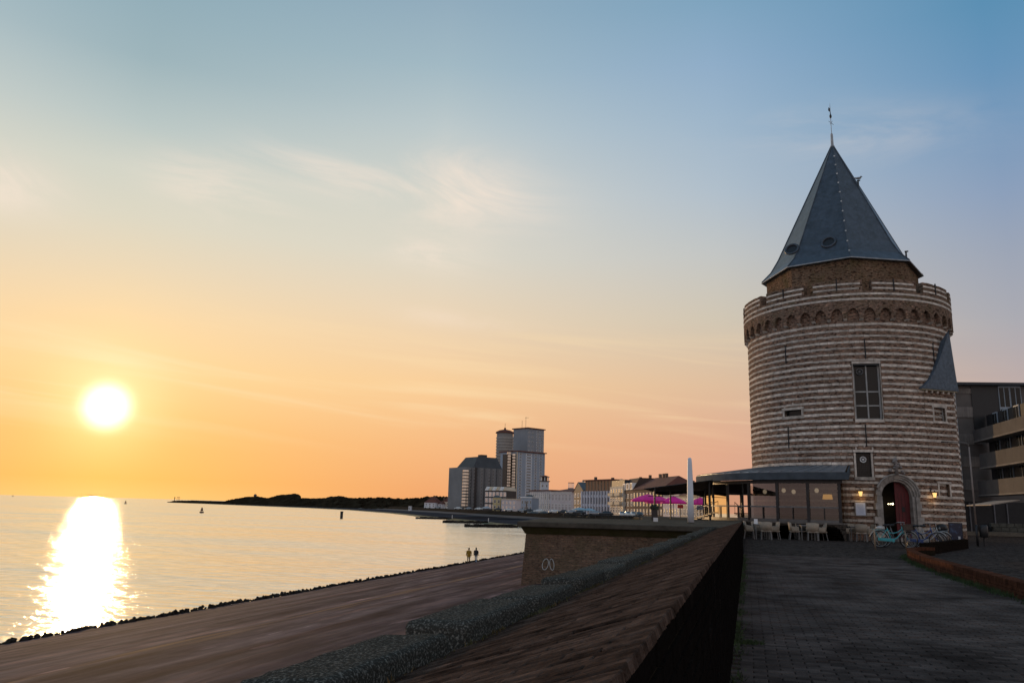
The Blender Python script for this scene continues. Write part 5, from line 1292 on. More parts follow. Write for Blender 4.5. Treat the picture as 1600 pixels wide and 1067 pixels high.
# ------------------------------------------------------------------ low curved brick kerb wall round the garden
def BWM(m):
    if 'bw' not in WM_: WM_['bw'] = MB().box((0,0,0), (.054,.26,.05)).mesh('brick', m, bevel=.005)
    return WM_['bw']
WM_ = {}
def garden():
    pts = [onz(x,y,0) for x,y in ((1600,940),(1537,915),(1481,901),(1437,884),(1408,867))]
    pts = [Vector((4.02,8.0,0)), Vector((4.10,12.0,0)), Vector((4.16,16.5,0)), Vector((4.2,19.9,0)), Vector((4.32,23.5,0)), Vector((4.62,27.2,0)), Vector((4.95,29.4,0)), Vector((5.35,30.6,0)), Vector((5.95,31.3,0))]
    # resample the path evenly
    path = []; 
    def cr_pt(p0,p1,p2,p3,t): return .5*((2*p1)+(p2-p0)*t+(2*p0-5*p1+4*p2-p3)*t*t+(3*p1-p0-3*p2+p3)*t**3)
    for i in range(len(pts)-1):
        p0,p1,p2,p3 = pts[max(0,i-1)],pts[i],pts[i+1],pts[min(len(pts)-1,i+2)]
        path += [cr_pt(p0,p1,p2,p3,k/30) for k in range(30)]
    path.append(pts[-1]); acc = [0]
    for a, b in zip(path, path[1:]): acc.append(acc[-1]+(b-a).length)
    def at(s):
        for i in range(len(acc)-1):
            if acc[i] <= s <= acc[i+1]:
                f = (s-acc[i])/(acc[i+1]-acc[i]+1e-9); p = path[i].lerp(path[i+1], f); d = (path[i+1]-path[i]).normalized(); return p, d
        return path[-1], (path[-1]-path[-2]).normalized()
    L = acc[-1]; H, T = .27, .23
    g = thing('garden_wall', 'low curving brick wall round the garden beside the promenade', 'wall', (0,0,0))
    core = MB(); n = 120
    for i in range(n+1):
        p, d = at(L*i/n); s = Vector((d.y,-d.x,0))
        for o, z in ((.012,-.05),(T-.012,-.05),(T-.012,H-.02),(.012,H-.02)): core.v.append(tuple(p+s*o+Vector((0,0,z))))
    for i in range(n):
        for k in range(4): core.f.append((i*4+k,i*4+(k+1)%4,(i+1)*4+(k+1)%4,(i+1)*4+k)); core.mi.append(0)
    core.f += [(0,1,2,3),(n*4+3,n*4+2,n*4+1,n*4)]; core.mi += [0,0]
    core.build('core', mortar_m, g)
    var = [MB().box((0,0,0), (T+.012,.053,.1)).mesh('brick', kerbbrick_m, bevel=.006) for _ in range(3)]
    s = .04; k = 0; rest = MB()
    while s < L-.03:
        p, d = at(s); q = p+Vector((d.y,-d.x,0))*(T/2)+Vector((0,0,H-.05+random.uniform(-.005,.004))); rz = math.atan2(d.x,-d.y)*0+math.atan2(d.y,d.x)-PI/2
        if p.y > 11.5 and k < 300:
            link('brick', var[k%3], g, q, rz+random.uniform(-.02,.02)); k += 1
        else: rest.box(q, (T+.012,.053,.1), rz)
        s += .0625
    if rest.v: kind(rest.build('end_bricks', kerbbrick_m, g), 'stuff')
    side = MB()
    for r in range(3):
        z = .005+r*.0585; s = (.11 if r % 2 else 0)
        while s < L-.22:
            a, da = at(s+.003); b, db = at(s+.203); na, nb = Vector((-da.y,da.x,0)), Vector((-db.y,db.x,0)); o = random.uniform(0,.006)
            side.hexa([a+Vector((0,0,z)),b+Vector((0,0,z)),b+nb*-.02+Vector((0,0,z)),a+na*-.02+Vector((0,0,z))]+[v for v in (a+na*o+Vector((0,0,z+.05)),b+nb*o+Vector((0,0,z+.05)),b-nb*.02+Vector((0,0,z+.05)),a-na*.02+Vector((0,0,z+.05)))])
            s += .2125
    kind(side.build('face_bricks', kerbbrick_m, g), 'stuff')
    gr = MB()
    for _ in range(5200):
        s = random.uniform(3, L-1.5); p, d = at(s)
        if nse(s*.8, 3) < -.1 and random.random() < .85: continue
        nn = Vector((-d.y,d.x,0)); q = p+nn*(abs(random.gauss(0,.09))+.01); a = random.uniform(0,6.3); w = random.uniform(.004,.009); h = random.uniform(.02,.10)
        gr.add([(q.x-w*math.cos(a),q.y-w*math.sin(a),0),(q.x+w*math.cos(a),q.y+w*math.sin(a),0),(q.x+random.uniform(-.04,.04),q.y+random.uniform(-.04,.04),h)], [(0,1,2)])
    tag(kind(gr.build('kerb_grass', grass_m, None, recalc=False), 'stuff'), 'fringe of grass along the foot of the low garden wall', 'grass')
    # taller wall closing the back of the bed; shade put into its colour
    a, b = Vector((5.9,31.2,0)), onz(1514,856.5,0); d = (b-a).normalized(); rz = math.atan2(d.y,d.x); Lb = (b-a).length
    bl = thing('back_wall', 'shaded straight wall closing the back of the garden bed', 'wall', (a.x,a.y,0), rz)
    MB().box((Lb/2,.13,.17), (Lb,.24,.34)).build('core', mortar_m, bl)
    dk = M('shaded_garden_brick', (.016,.012,.010), .95, .4, 5, spec=.05)
    k = 0; x = .03
    while x < Lb-.02:
        link('brick', BWM(dk), bl, (x+.027,.13,.365+random.uniform(-.003,.003))); x += .0625; k += 1
    f = MB()
    for r in range(5):
        x = -(.1 if r % 2 else 0)
        while x < Lb-.05:
            f.box((max(x,0)/2+min(x+.205,Lb)/2,.008,.035+r*.062), (min(x+.205,Lb)-max(x,0),.012,.052)); x += .2125
    kind(f.build('face_bricks', dk, bl), 'stuff')
garden()
# slender street lamp
p = onz(1528,853,0); top = atd(1521,692,(p-EYE).dot(HF)).z
sl_ = thing('street_lamp', 'slender pale lamp post with short arm in front of the flats', 'street lamp', (p.x,p.y,0))
MB().tube([(0,0,0),(0,0,1.0)], .055, 10).build('lower_post', dark_m, sl_, True)
MB().tube([(0,0,1.0),(0,0,top-.2)], [.042,.032], 10).build('pole', M('lamp_pole', (.20,.165,.145), .5), sl_, True)
MB().tube([(0,0,top-.22),(-.03,0,top-.06),(-.18,0,top),(-.95,0,top+.06)], .022, 8).build('arm', M('lamp_arm', (.12,.11,.10), .5), sl_, True)
MB().box((-1.05,0,top+.05), (.34,.10,.05)).build('lamp_head', dark_m, sl_, bevel=.012)
p2 = onz(1533,846,0); wb2 = thing('litter_bin', 'dark litter bin beside the slender lamp post', 'bin', (p.x+.32,p.y+.05,0)); MB().lathe([(.05,0),(.05,.45)], 8).build('stand', black_m, wb2); MB().lathe([(.16,.42),(.19,.45),(.19,.95),(.15,1.0)], 14).build('bin_body', black_m, wb2, True)

# ------------------------------------------------------------------ flats to the right of the tower
def flats():
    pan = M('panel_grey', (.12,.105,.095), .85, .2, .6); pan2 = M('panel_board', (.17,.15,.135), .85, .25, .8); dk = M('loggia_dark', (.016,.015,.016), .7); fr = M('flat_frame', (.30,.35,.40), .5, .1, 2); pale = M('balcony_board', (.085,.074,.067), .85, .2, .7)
    d = 70.0; a = gp(1480,d); rz = YAW-R_(6)
    zt = atd(1530,603,d).z
    f = thing('apartment_block', 'dark modern apartment block with banded balconies right of the tower', 'building', (a.x,a.y,0), rz)
    U = FPX/d   # px per metre, roughly
    sx = lambda x: (x-1480)/U*.93
    MB().box((12,5.2,zt/2), (26,10,zt)).build('wall', pan, f)
    MB().box((12,5.0,zt+.1), (26.6,10.8,.22)).build('roof_edge', M('roof_edge_dark', (.05,.05,.055), .7), f)
    fl = [atd(1530,y,d).z for y in (640,682,720,757)]
    fh = fl[0]-fl[1]
    # left bay: boards between storeys, windows
    for k, y in enumerate((611,644,686,721,757)):
        z = atd(1510,y,d).z; hb = .9 if k else .45
        nb = 12; w_ = (sx(1548)-sx(1499))/nb
        for i in range(nb): MB().box((sx(1499)+w_*(i+.5), .16, z), (w_-.012,.06,hb)).build('facade_board', pan2, f)
    for y in (626,667,703,740):
        z = atd(1510,y,d).z
        w = MB(); x0, x1, h = sx(1499), sx(1511), 1.45
        w.box((x0+.06,.15,z), (.12,.1,h)); w.box((x1-.05,.15,z), (.1,.1,h)); w.box(((x0+x1)/2,.15,z+h/2-.04), (x1-x0-.2,.1,.08)); w.box(((x0+x1)/2,.15,z-h/2+.04), (x1-x0-.2,.1,.08)); w.box(((x0+x1)/2-.05,.15,z), (.05,.1,h-.16))
        wo = w.build('window', fr, f); MB().box(((x0+x1)/2,.17,z), (x1-x0-.1,.03,h-.1)).build('pane', winglass_m, wo)
    # tall dark loggia
    x0, x1 = sx(1537), sx(1582); z0, z1 = atd(1560,683,d).z, atd(1560,606,d).z
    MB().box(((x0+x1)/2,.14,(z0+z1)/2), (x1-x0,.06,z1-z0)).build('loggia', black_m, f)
    # projecting right wing, splayed towards the square
    WA = R_(-97); wing = Matrix.Rotation(WA, 3, 'Z'); o = Vector((sx(1545),.0,0))
    def wb(name, c, dd, mat, par=f, sub=None): m = MB(); m.box(wing @ Vector(c)+o, dd, WA); return m.build(name, mat, par)
    Wl = 16
    for k, (y, hb) in enumerate(((676,.95),(716,1.15),(757,1.15))):
        z = atd(1545,y+6,d).z; x_off = (0, 1.0, .0)[k]
        for i in range(10): wb('balcony_board', (x_off+(Wl-x_off)*(i+.5)/10,-.55,z), ((Wl-x_off)/10-.012,.10,hb), pale)
        wb('balcony_slab', (x_off+(Wl-x_off)/2,.0,z-hb/2-.06), (Wl-x_off,1.3,.12), pan2)
    for k, y in enumerate((660,698,738)):
        z = atd(1560,y+4,d).z
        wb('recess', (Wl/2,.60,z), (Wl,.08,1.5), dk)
        for xx in (2.3,4.6,7.0):
            w = wb('window', (xx,.50,z), (1.05,.08,1.5), fr); wb('pane', (xx-.26,.45,z), (.40,.03,1.3), winglass_m, w); wb('pane', (xx+.26,.45,z), (.40,.03,1.3), winglass_m, w)
    zc_ = atd(1590,640,d).z
    for xx in (sx(1589),sx(1607)):
        w = MB().box((xx,.10,zc_), (.92,.08,4.0)).build('window', fr, f)
        for dx in (-.22,.22):
            for dz in (-1.35,-.45,1.0): MB().box((xx+dx,.05,zc_+dz), (.36,.03,.8 if dz < 1 else 1.7)).build('pane', winglass_m, w)
    # ground floor in shade: columns, doors, low stone wall, awning
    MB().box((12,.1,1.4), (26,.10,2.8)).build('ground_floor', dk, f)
    for xx in (sx(1507),sx(1517),sx(1555),sx(1575)): MB().box((xx,.02,1.35), (.09,.12,2.6)).build('door_frame', M('door_frame_grey', (.14,.14,.15), .6), f)
    for i in range(5):
        for j in range(3): MB().box((sx(1545)+.62*i+(.2 if j % 2 else 0),-.8,.18+.34*j), (.6,.4,.32)).build('stone_block', M('block_stone', (.085,.085,.07), .9, .4, 2), f, bevel=.02)
    m = MB(); m.hexa([wing @ Vector(v)+o for v in ((3.2,-2.6,2.35),(9,-2.6,2.35),(9,-.6,2.75),(3.2,-.6,2.75),(3.2,-2.6,2.42),(9,-2.6,2.42),(9,-.6,2.82),(3.2,-.6,2.82))]); m.build('awning', M('awning_pale', (.42,.36,.30), .8), f)
    # steps along the front
    for k in range(3): kind(MB().box((0,0,.05+.1*k), (26,.7,.1)).build('forecourt_step', M('step_stone', (.15,.13,.10), .9), None, loc=(f.matrix_basis @ Vector((12,-3.2+.7*k,0)))[:], rz=rz), 'structure')
flats()

# ------------------------------------------------------------------ terrace on the bastion: white pillar, planter, canopy, parasols
def terrace():
    d = .375*FPX/(817-hor(1079)+.5); p = onz(1079.5,817,ZD); dd = (p-EYE).dot(HF)
    zt = atd(1078.5,715,dd).z
    h = zt-ZD; r0_, r1_ = 4.9/FPX*dd, 3.1/FPX*dd
    pl = thing('white_pillar', 'tall tapering white pillar standing on the bastion', 'pillar', (p.x,p.y,ZD))
    MB().lathe([(r0_,0),(r0_*.98,h*.35),(r0_*.86,h*.7),(r1_*1.05,h*.95),(r1_*.9,h*.985),(r1_*.5,h)], 18).build('shaft', M('pillar_white', (.62,.66,.72), .45, .06, 2), pl, True)
    MB().lathe([(r0_*1.12,0),(r0_*1.12,.03)], 18).build('base_ring', concrete_m, pl)
    # planter with bush
    q = onz(1023,812.5,ZD); dq = (q-EYE).dot(HF); s = dq/FPX
    po = thing('planter', 'tall dark planter with a bush under the terrace canopy edge', 'planter', (q.x,q.y,ZD))
    MB().box((0,0,.24), (9*s,9*s,.48)).build('tub', M('planter_dark', (.035,.025,.022), .6), po, bevel=.012)
    f = MB()
    for _ in range(500):
        v = Vector((random.gauss(0,1),random.gauss(0,1),random.gauss(0,1))).normalized()*random.uniform(.3,1)**.4; c = Vector((v.x*.20,v.y*.20,.56+v.z*.15)); u = Vector((random.gauss(0,1),random.gauss(0,1),random.gauss(0,1))).normalized(); w = u.orthogonal().normalized(); k = .03
        f.add([c-u*k,c+w*k*.5,c+u*k,c-w*k*.5], [(0,1,2,3)])
    kind(f.build('foliage', leaf_m, po, recalc=False), 'stuff')
    q2 = onz(1024.5,814.5,ZD); o = tag(MB().box((0,0,.075), (.17,.10,.15)).build('white_box', white_m, None, loc=(q2.x,q2.y,ZD)), 'small white box at the foot of the dark planter', 'box')
    # dark canopy on posts, rising towards the pavilion
    D1 = 46.0
    cp = thing('terrace_canopy', 'dark sloping canopy on thin posts beside the glass pavilion', 'canopy', gp(1070,D1)+Vector((0,0,ZD)))
    base = cp.location
    def rel(x, y, dd): return atd(x,y,dd)-Vector(base)
    cm = M('canopy_fabric', (.030,.016,.016), .85, .3, 1.5)
    A_, B_, C_, D_ = rel(1007,763.5,43), rel(1113,750,46), rel(1112,766,52), rel(1022,768,49)
    m = MB(); n = 10; vs = []
    for i in range(n+1):
        for j in range(7):
            u, v = i/n, j/6; pnt = A_.lerp(B_,u).lerp(D_.lerp(C_,u),v); pnt.z -= .16*math.sin(PI*u)*math.sin(PI*v); vs.append(pnt)
    m.add(vs, [(i*7+j,i*7+j+1,(i+1)*7+j+1,(i+1)*7+j) for i in range(n) for j in range(6)]); m.build('cloth', cm, cp, True, recalc=False)
    # hanging valance along the rear, and edge tubes
    V = MB()
    vs = []
    for i in range(n+1):
        u = i/n; t_ = D_.lerp(C_,u); dr = .12+.22*u+.08*math.sin(u*9); vs += [t_, t_-Vector((0,0,dr))]
    V.add(vs, [(2*i,2*i+1,2*i+3,2*i+2) for i in range(n)]); V.build('valance', cm, cp, recalc=False)
    for a, b in ((A_,B_),(B_,C_),(A_,D_)): MB().tube([a,b], .03, 6).build('edge_tube', dark_m, cp)
    for k, (x, dd2, u, v) in enumerate(((1021,43.2,.14,0),(1038.5,45.5,.31,.6),(1070,46,.6,.55),(1108,46.3,.95,.1))):
        t_ = A_.lerp(B_,u).lerp(D_.lerp(C_,u),v); MB().tube([(t_.x,t_.y,0),(t_.x,t_.y,t_.z)], .045 if k != 3 else .07, 8).build('post', dark_m, cp)
    MB().tube([rel(1012,775,49),rel(1110,776,49)], .02, 6).build('cross_rail', dark_m, cp)
    # magenta parasols on the quay behind
    mg = M('magenta_canvas', (.75,.012,.26), .75, .15, 1.0)
    def parasol(x, ytop, wpx, d, lab, mat, grp, zg=-.35, hpx=9.5):
        pt = atd(x, ytop, d); s = d/FPX; r = wpx/2*s; hh = hpx*s
        o = thing('parasol', lab, 'parasol', (pt.x,pt.y,zg), random.uniform(0,1), grp); z1 = pt.z-zg
        c = MB(); c.v.append((0,0,z1)); nn = 8
        for rr, zz in ((.45,.36),(.8,.74),(1,1)):
            for k in range(nn): c.v.append((r*rr*math.cos(2*PI*k/nn), r*rr*math.sin(2*PI*k/nn), z1-hh*zz))
        for k in range(nn):
            c.f.append((0,1+k,1+(k+1)%nn))
            for L_ in range(2): c.f.append((1+L_*nn+k,1+(L_+1)*nn+k,1+(L_+1)*nn+(k+1)%nn,1+L_*nn+(k+1)%nn))
        for k in range(nn):
            o2 = len(c.v); a, b = c.v[1+2*nn+k], c.v[1+2*nn+(k+1)%nn]; c.v += [(a[0],a[1],a[2]-.18),(b[0],b[1],b[2]-.18)]; c.f.append((1+2*nn+k,o2,o2+1,1+2*nn+(k+1)%nn))
        c.mi = [0]*len(c.f); c.build('canopy', mat, o, recalc=False)
        MB().tube([(0,0,0),(0,0,z1+.05)], .04, 7).build('pole', dark_m, o)
        rb = MB()
        for k in range(nn): rb.tube([(0,0,z1-.05),(r*.97*math.cos(2*PI*k/nn), r*.97*math.sin(2*PI*k/nn), z1-hh+.0)], .02, 4)
        rb.build('ribs', dark_m, o); MB().lathe([(.45,0),(.45,.06),(.06,.1)], 12).build('base', dark_m, o)
        return o
    parasol(1012,771.5,54,95,'broad magenta parasol left of the dark planter line', mg, 'magenta parasols')
    parasol(1030,774.5,44,110,'magenta parasol half covered by its broad neighbour', mg, 'magenta parasols')
    parasol(1052,774.5,40,105,'magenta parasol halfway along the canopy', mg, 'magenta parasols')
    parasol(1094,776.5,36,105,'magenta parasol behind the white pillar', mg, 'magenta parasols')
    pal = M('blue_canvas', (.22,.36,.44), .75, .1, 1)
    parasol(906,792.5,24,190,'flat pale blue parasol by the parked cars, nearer the hotel', pal, 'pale blue parasols', hpx=3); parasol(920,793.5,22,190,'flat pale blue parasol by the parked cars, nearer the finned block', pal, 'pale blue parasols', hpx=3)
    parasol(760,790.5,16,400,'pale parasol below the dark tower block', M('grey_canvas', (.35,.36,.38), .8), 'far terrace parasols', hpx=3); parasol(832,798,20,300,'black parasol at the foot of the white hotel', black_m, 'far terrace parasols', hpx=3); parasol(850,798,20,300,'second black parasol at the foot of the white hotel', black_m, 'far terrace parasols', hpx=3)
    # white sign and steps with railing beside the pillar
    b = atd(1098,793,52); sg = thing('white_sign', 'white rectangular sign board hung below the canopy', 'sign', b)
    MB().box((0,0,0), (.82,.05,.27), YAW).build('board', M('sign_white', (.55,.57,.66), .5, .05, 2), sg); MB().box((0,0,-.2), (.05,.05,.2), YAW).build('bracket', dark_m, sg)
    t = MB()
    for k in range(6): t.box((-.22+.075*k,-.03,.01*math.sin(k*2.2)), (.05,.02,.07), YAW)
    t.build('lettering', M('sign_ink', (.10,.10,.14), .6), sg)
    for k in range(2): MB().tube([(-.3+.6*k,0,.13),(-.3+.6*k,0,.75)], .008, 4).build('hanger', dark_m, sg)
    rs = atd(1063,791,60); rsn = thing('red_sign', 'small red sign on a post under the canopy', 'sign', (rs.x,rs.y,ZD)); MB().box((0,0,rs.z-ZD), (.42,.05,.26), YAW).build('board', M('sign_red', (.45,.03,.02), .5), rsn); MB().tube([(0,.04,0),(0,.04,rs.z-ZD)], .025, 6).build('post', dark_m, rsn)
    st0 = onz(1086,811.5,ZD); stp = thing('terrace_steps', 'metal steps with handrail climbing to the pavilion', 'steps', (st0.x,st0.y,ZD), YAW)
    for k in range(6): MB().box((.2*k+.1,0,.075*k+.04), (.22,1.1,.05)).build('tread', dark_m, stp)
    for s in (-.5,.5):
        MB().tube([(0,s,.55),(1.2,s,1.05)], .02, 6).build('handrail', dark_m, stp)
        for k in range(4): MB().tube([(.4*k,s,.06+.15*k*.5),(.4*k,s,.55+.167*k)], .014, 5).build('baluster', dark_m, stp)
    # railing along the rear edge of the deck
    r0p, r1p = onz(880,808.9,ZD), onz(1000,811.9,ZD); rl = thing('deck_railing', 'low dark railing along the rear edge of the bastion deck', 'railing', (r0p.x,r0p.y,ZD))
    v = r1p-r0p; nps = 12
    for k in range(nps+1): q = v*(k/nps); MB().box((q.x,q.y,.07), (.035,.035,.14)).build('post', black_m, rl)
    MB().tube([(0,0,.15),(v.x,v.y,.15)], .02, 6).build('rail', black_m, rl)
terrace()
# ------------------------------------------------------------------ waterfront buildings across the bay
ZG = -.35
refl_m = M('reflecting_glass', (.42,.40,.38), .10, .2, .3, metal=.85)
dimglass_m = M('dim_glass', (.05,.055,.065), .12, .3, .3, spec=.8)
frame_w = M('white_frames', (.76,.73,.70), .6, .1, .5)
WINM = {}
def winmesh(gm, fm):
    k = (gm.name, fm.name)
    if k not in WINM:
        b = MB(); t = .10
        b.box((-.5+t/2,0,.5), (t,.12,1)); b.box((.5-t/2,0,.5), (t,.12,1)); b.box((0,0,t*.4), (1-2*t,.12,t*.8)); b.box((0,0,1-t*.4), (1-2*t,.12,t*.8)); b.box((0,0,.62), (1-2*t,.10,t*.6))
        b.box((0,.03,.5), (1-2*t,.04,1-1.6*t), mi=1); WINM[k] = b.mesh('window', [fm, gm])
    return WINM[k]
class Bld:
    def __init__(s, name, label, xL, dL, xR, dR, ytop, depth=12, group=None, zg=ZG, cat='building'):
        L, R = gp(xL,dL), gp(xR,dR); s.L = L; s.v = R-L; s.W = s.v.length; rz = math.atan2(s.v.y, s.v.x); dm = (dL+dR)/2
        s.H = atd((xL+xR)/2, ytop, dm).z-zg; s.D = depth; s.pm = dm/FPX
        s.o = thing(name, label, cat, (L.x,L.y,zg), rz, group)
    def box(s, name, mat, x0, x1, y0, y1, z0, z1, par=None, bevel=0):
        return MB().box(((x0+x1)/2,(y0+y1)/2,(z0+z1)/2), (x1-x0,y1-y0,z1-z0)).build(name, mat, par or s.o, bevel=bevel)
    def body(s, mat, h=None): return s.box('wall', mat, 0, s.W, 0, s.D, 0, h or s.H)
    def wins(s, cols, rows, gm=None, fm=None, x0=0, x1=None, z0=.8, z1=None, fw=.55, fh=.62, y=-.02, skip=lambda i,j: False, name='window'):
        x1 = x1 if x1 is not None else s.W; z1 = z1 or s.H-.4; me = winmesh(gm or darkgl, fm or frame_w); cw, rh = (x1-x0)/cols, (z1-z0)/rows
        for i in range(cols):
            for j in range(rows):
                if skip(i,j): continue
                link(name, me, s.o, (x0+cw*(i+.5), y, z0+rh*j+rh*.12), 0, (cw*fw,1,rh*fh))
    def sidewins(s, cols, rows, gm=None, fm=None, side=0, z0=.8, z1=None, fw=.5, fh=.6, y0=.6, y1=None):
        me = winmesh(gm or darkgl, fm or frame_w); y1 = y1 or s.D-.6; z1 = z1 or s.H-.4; cw, rh = (y1-y0)/cols, (z1-z0)/rows
        for i in range(cols):
            for j in range(rows): link('window', me, s.o, (-.02 if side == 0 else s.W+.02, y0+cw*(i+.5), z0+rh*j+rh*.12), -PI/2 if side == 0 else PI/2, (cw*fw,1,rh*fh))
    def hip(s, mat, z, h, ov=.3, ridge=.5, name='roof'):
        W, D = s.W, s.D; r0_ = W*(1-ridge)/2
        return MB().add([(-ov,-ov,z),(W+ov,-ov,z),(W+ov,D+ov,z),(-ov,D+ov,z),(r0_,D/2,z+h),(W-r0_,D/2,z+h)], [(0,1,5,4),(1,2,5),(2,3,4,5),(3,0,4),(3,2,1,0)]).build(name, mat, s.o)
    def gable(s, mat, z, h, ov=.2, wallmat=None):     # gable to the front
        W, D = s.W, s.D
        if wallmat: MB().add([(0,.02,z),(W,.02,z),(W/2,.02,z+h),(0,D,z),(W,D,z),(W/2,D,z+h)], [(0,1,2),(3,5,4)]).build('gable_wall', wallmat, s.o, recalc=False)
        return MB().add([(-ov,-ov,z-.1),(W/2,-ov,z+h),(W+ov,-ov,z-.1),(-ov,D+ov,z-.1),(W/2,D+ov,z+h),(W+ov,D+ov,z-.1)], [(0,1,4,3),(1,2,5,4)]).build('roof', mat, s.o, recalc=False)
    def flat(s, mat, z=None, t=.5, ov=.3): return s.box('roof', mat, -ov, s.W+ov, -ov, s.D+ov, (z or s.H)-.02, (z or s.H)+t)
    def chim(s, x, y, z, h, mat, par=None): return s.box('chimney', mat, x-.5, x+.5, y-.4, y+.4, z, z+h, par)
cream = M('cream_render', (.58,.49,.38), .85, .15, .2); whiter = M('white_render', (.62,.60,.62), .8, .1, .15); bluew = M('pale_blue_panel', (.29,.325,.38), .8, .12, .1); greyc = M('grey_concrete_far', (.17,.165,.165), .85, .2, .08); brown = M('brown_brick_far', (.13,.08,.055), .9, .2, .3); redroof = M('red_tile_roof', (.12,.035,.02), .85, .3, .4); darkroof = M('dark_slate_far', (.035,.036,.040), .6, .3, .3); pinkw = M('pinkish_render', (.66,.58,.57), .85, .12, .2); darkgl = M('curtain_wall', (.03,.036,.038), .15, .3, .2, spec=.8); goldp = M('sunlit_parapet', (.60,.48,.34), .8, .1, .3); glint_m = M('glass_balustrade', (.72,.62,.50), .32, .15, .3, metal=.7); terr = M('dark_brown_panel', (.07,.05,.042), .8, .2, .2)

# the complex of tower blocks
b = Bld('apartment_tower', 'broad dark apartment tower with hipped top, lowest of the tower blocks', 726, 470, 783, 484, 731, 20); b.body(greyc)
n = 11
for k in range(12):
    z = 2+(b.H-3)*k/12; MB().lathe([(1.9,z),(1.9,z+1.1)], 16, (.4,.6,0)).build('balcony', glint_m, b.o)
    if k > 6: pass
b.wins(9, 12, fm=M('grey_frames', (.26,.27,.28), .7), fw=.6, fh=.5, x0=2)
for x in (.17,.33,.52,.70,.86): b.box('pier', M('pier_concrete', (.13,.125,.125), .9, .2, .1), b.W*x-.5, b.W*x+.5, -.7, -.001, 0, b.H)
b.box('recess', M('recess_brown', (.05,.04,.036), .9), b.W*.24, b.W*.30, -.10, -.001, 0, b.H)
m = MB(); W_, D_ = b.W, b.D; m.add([(5,0,b.H),(W_,0,b.H),(W_,D_,b.H),(5,D_,b.H),(9.5,3,b.H+6.6),(W_-2,3,b.H+6.6),(W_-2,D_-3,b.H+6.6),(9.5,D_-3,b.H+6.6)], [(0,1,5,4),(1,2,6,5),(2,3,7,6),(3,0,4,7),(4,5,6,7)]); b_r = m.build('roof', darkroof, b.o); b.box('lift_house', darkroof, 14, 18, 6, 10, b.H+6.6, b.H+8.2)
b = Bld('apartment_tower', 'tall rounded apartment tower topped by a shallow dome', 779, 592, 803, 597, 676, 14)
r = b.W/2; MB().lathe([(r,0),(r,b.H)], 24, (r,r,0)).build('wall', M('rounded_concrete', (.22,.20,.185), .85, .15, .1), b.o)
for k in range(16):
    z = 20+(b.H-22)*k/16; MB().lathe([(r*1.07,z),(r*1.07,z+1.0)], 24, (r,r,0)).build('balcony_ring', M('ring_concrete', (.30,.27,.24), .85, .1, .1), b.o)
MB().lathe([(r*1.15,b.H),(r*1.10,b.H+1.0),(r*.7,b.H+2.2),(r*.15,b.H+2.9),(r*.1,b.H+4.2)], 24, (r,r,0)).build('dome', redroof, b.o); MB().tube([(r,r,b.H+4),(r,r,b.H+7.5)], .12, 5).build('mast', dark_m, b.o)
b = Bld('apartment_tower', 'tall brown-grey slab between the domed tower and the highest block', 801, 625, 824, 625, 676.5, 16); b.body(M('taupe_panel', (.20,.165,.14), .85, .1, .1)); b.flat(darkroof, t=.6, ov=.2); b.sidewins(3, 14, refl_m, side=0, z0=20); b.wins(2, 14, z0=20, fw=.25, fh=.4)
for k in range(15):
    z = 24+(b.H-26)*k/15; MB().lathe([(1.3,z),(1.3,z+1.4)], 14, (-.6,1.2,0)).build('balcony', glint_m, b.o)
b = Bld('apartment_tower', 'highest grey apartment block with flat cap and roof aerials', 822, 610, 848, 622, 670.5, 16); b.body(M('bluegrey_panel', (.24,.25,.27), .8, .1, .1)); b.flat(redroof, t=.7, ov=.9)
b.wins(2, 15, x0=b.W*.5, z0=30, fw=.62, fh=.5); b.wins(2, 9, x1=b.W*.4, z0=30, fw=.4, fh=.3)
for x, h in ((1.5,6.5),(5.5,10)): MB().tube([(x,8,b.H),(x,8,b.H+h)], .12, 5).build('aerial', dark_m, b.o)
MB().tube([(4.5,8,b.H+9),(8.5,8,b.H+9.4)], .1, 5).build('aerial_arm', dark_m, b.o)
b = Bld('apartment_tower', 'pale blue slab block whose left edge carries glittering balconies', 806.5, 540, 850, 556, 707, 18); b.body(bluew); b.flat(redroof, t=.6, ov=1.0)
b.wins(1, 17, x0=b.W*.30, x1=b.W*.52, z0=6, fw=.9, fh=.5, fm=frame_w, y=-.10)
b.wins(1, 17, x0=b.W*.04, x1=b.W*.18, z0=6, fw=.7, fh=.5); b.wins(1, 17, x0=b.W*.60, x1=b.W*.72, z0=6, fw=.8, fh=.5); b.wins(1, 17, x0=b.W*.78, x1=b.W*.92, z0=6, fw=.7, fh=.45)
b.box('stair_strip', M('strip_panel', (.44,.47,.52), .7, .05, .1), b.W*.29, b.W*.53, -.06, -.025, 3, b.H-1)
for k in range(18):
    z = 3+(b.H-4)*k/18
    for j in range(2): MB().lathe([(1.35,z+j*1.0),(1.35,z+1.35+j*1.0)], 14, (-1.3-2.5*j,2.0+2.0*j,0)).build('balcony', glint_m, b.o)
b.box('balcony_frame', goldp, -.45, -.05, -.3, .3, 0, b.H+.2); b.box('balcony_core', M('balcony_dark', (.10,.07,.05), .9), -5.4, -.2, 4.5, 9, 0, b.H-2)
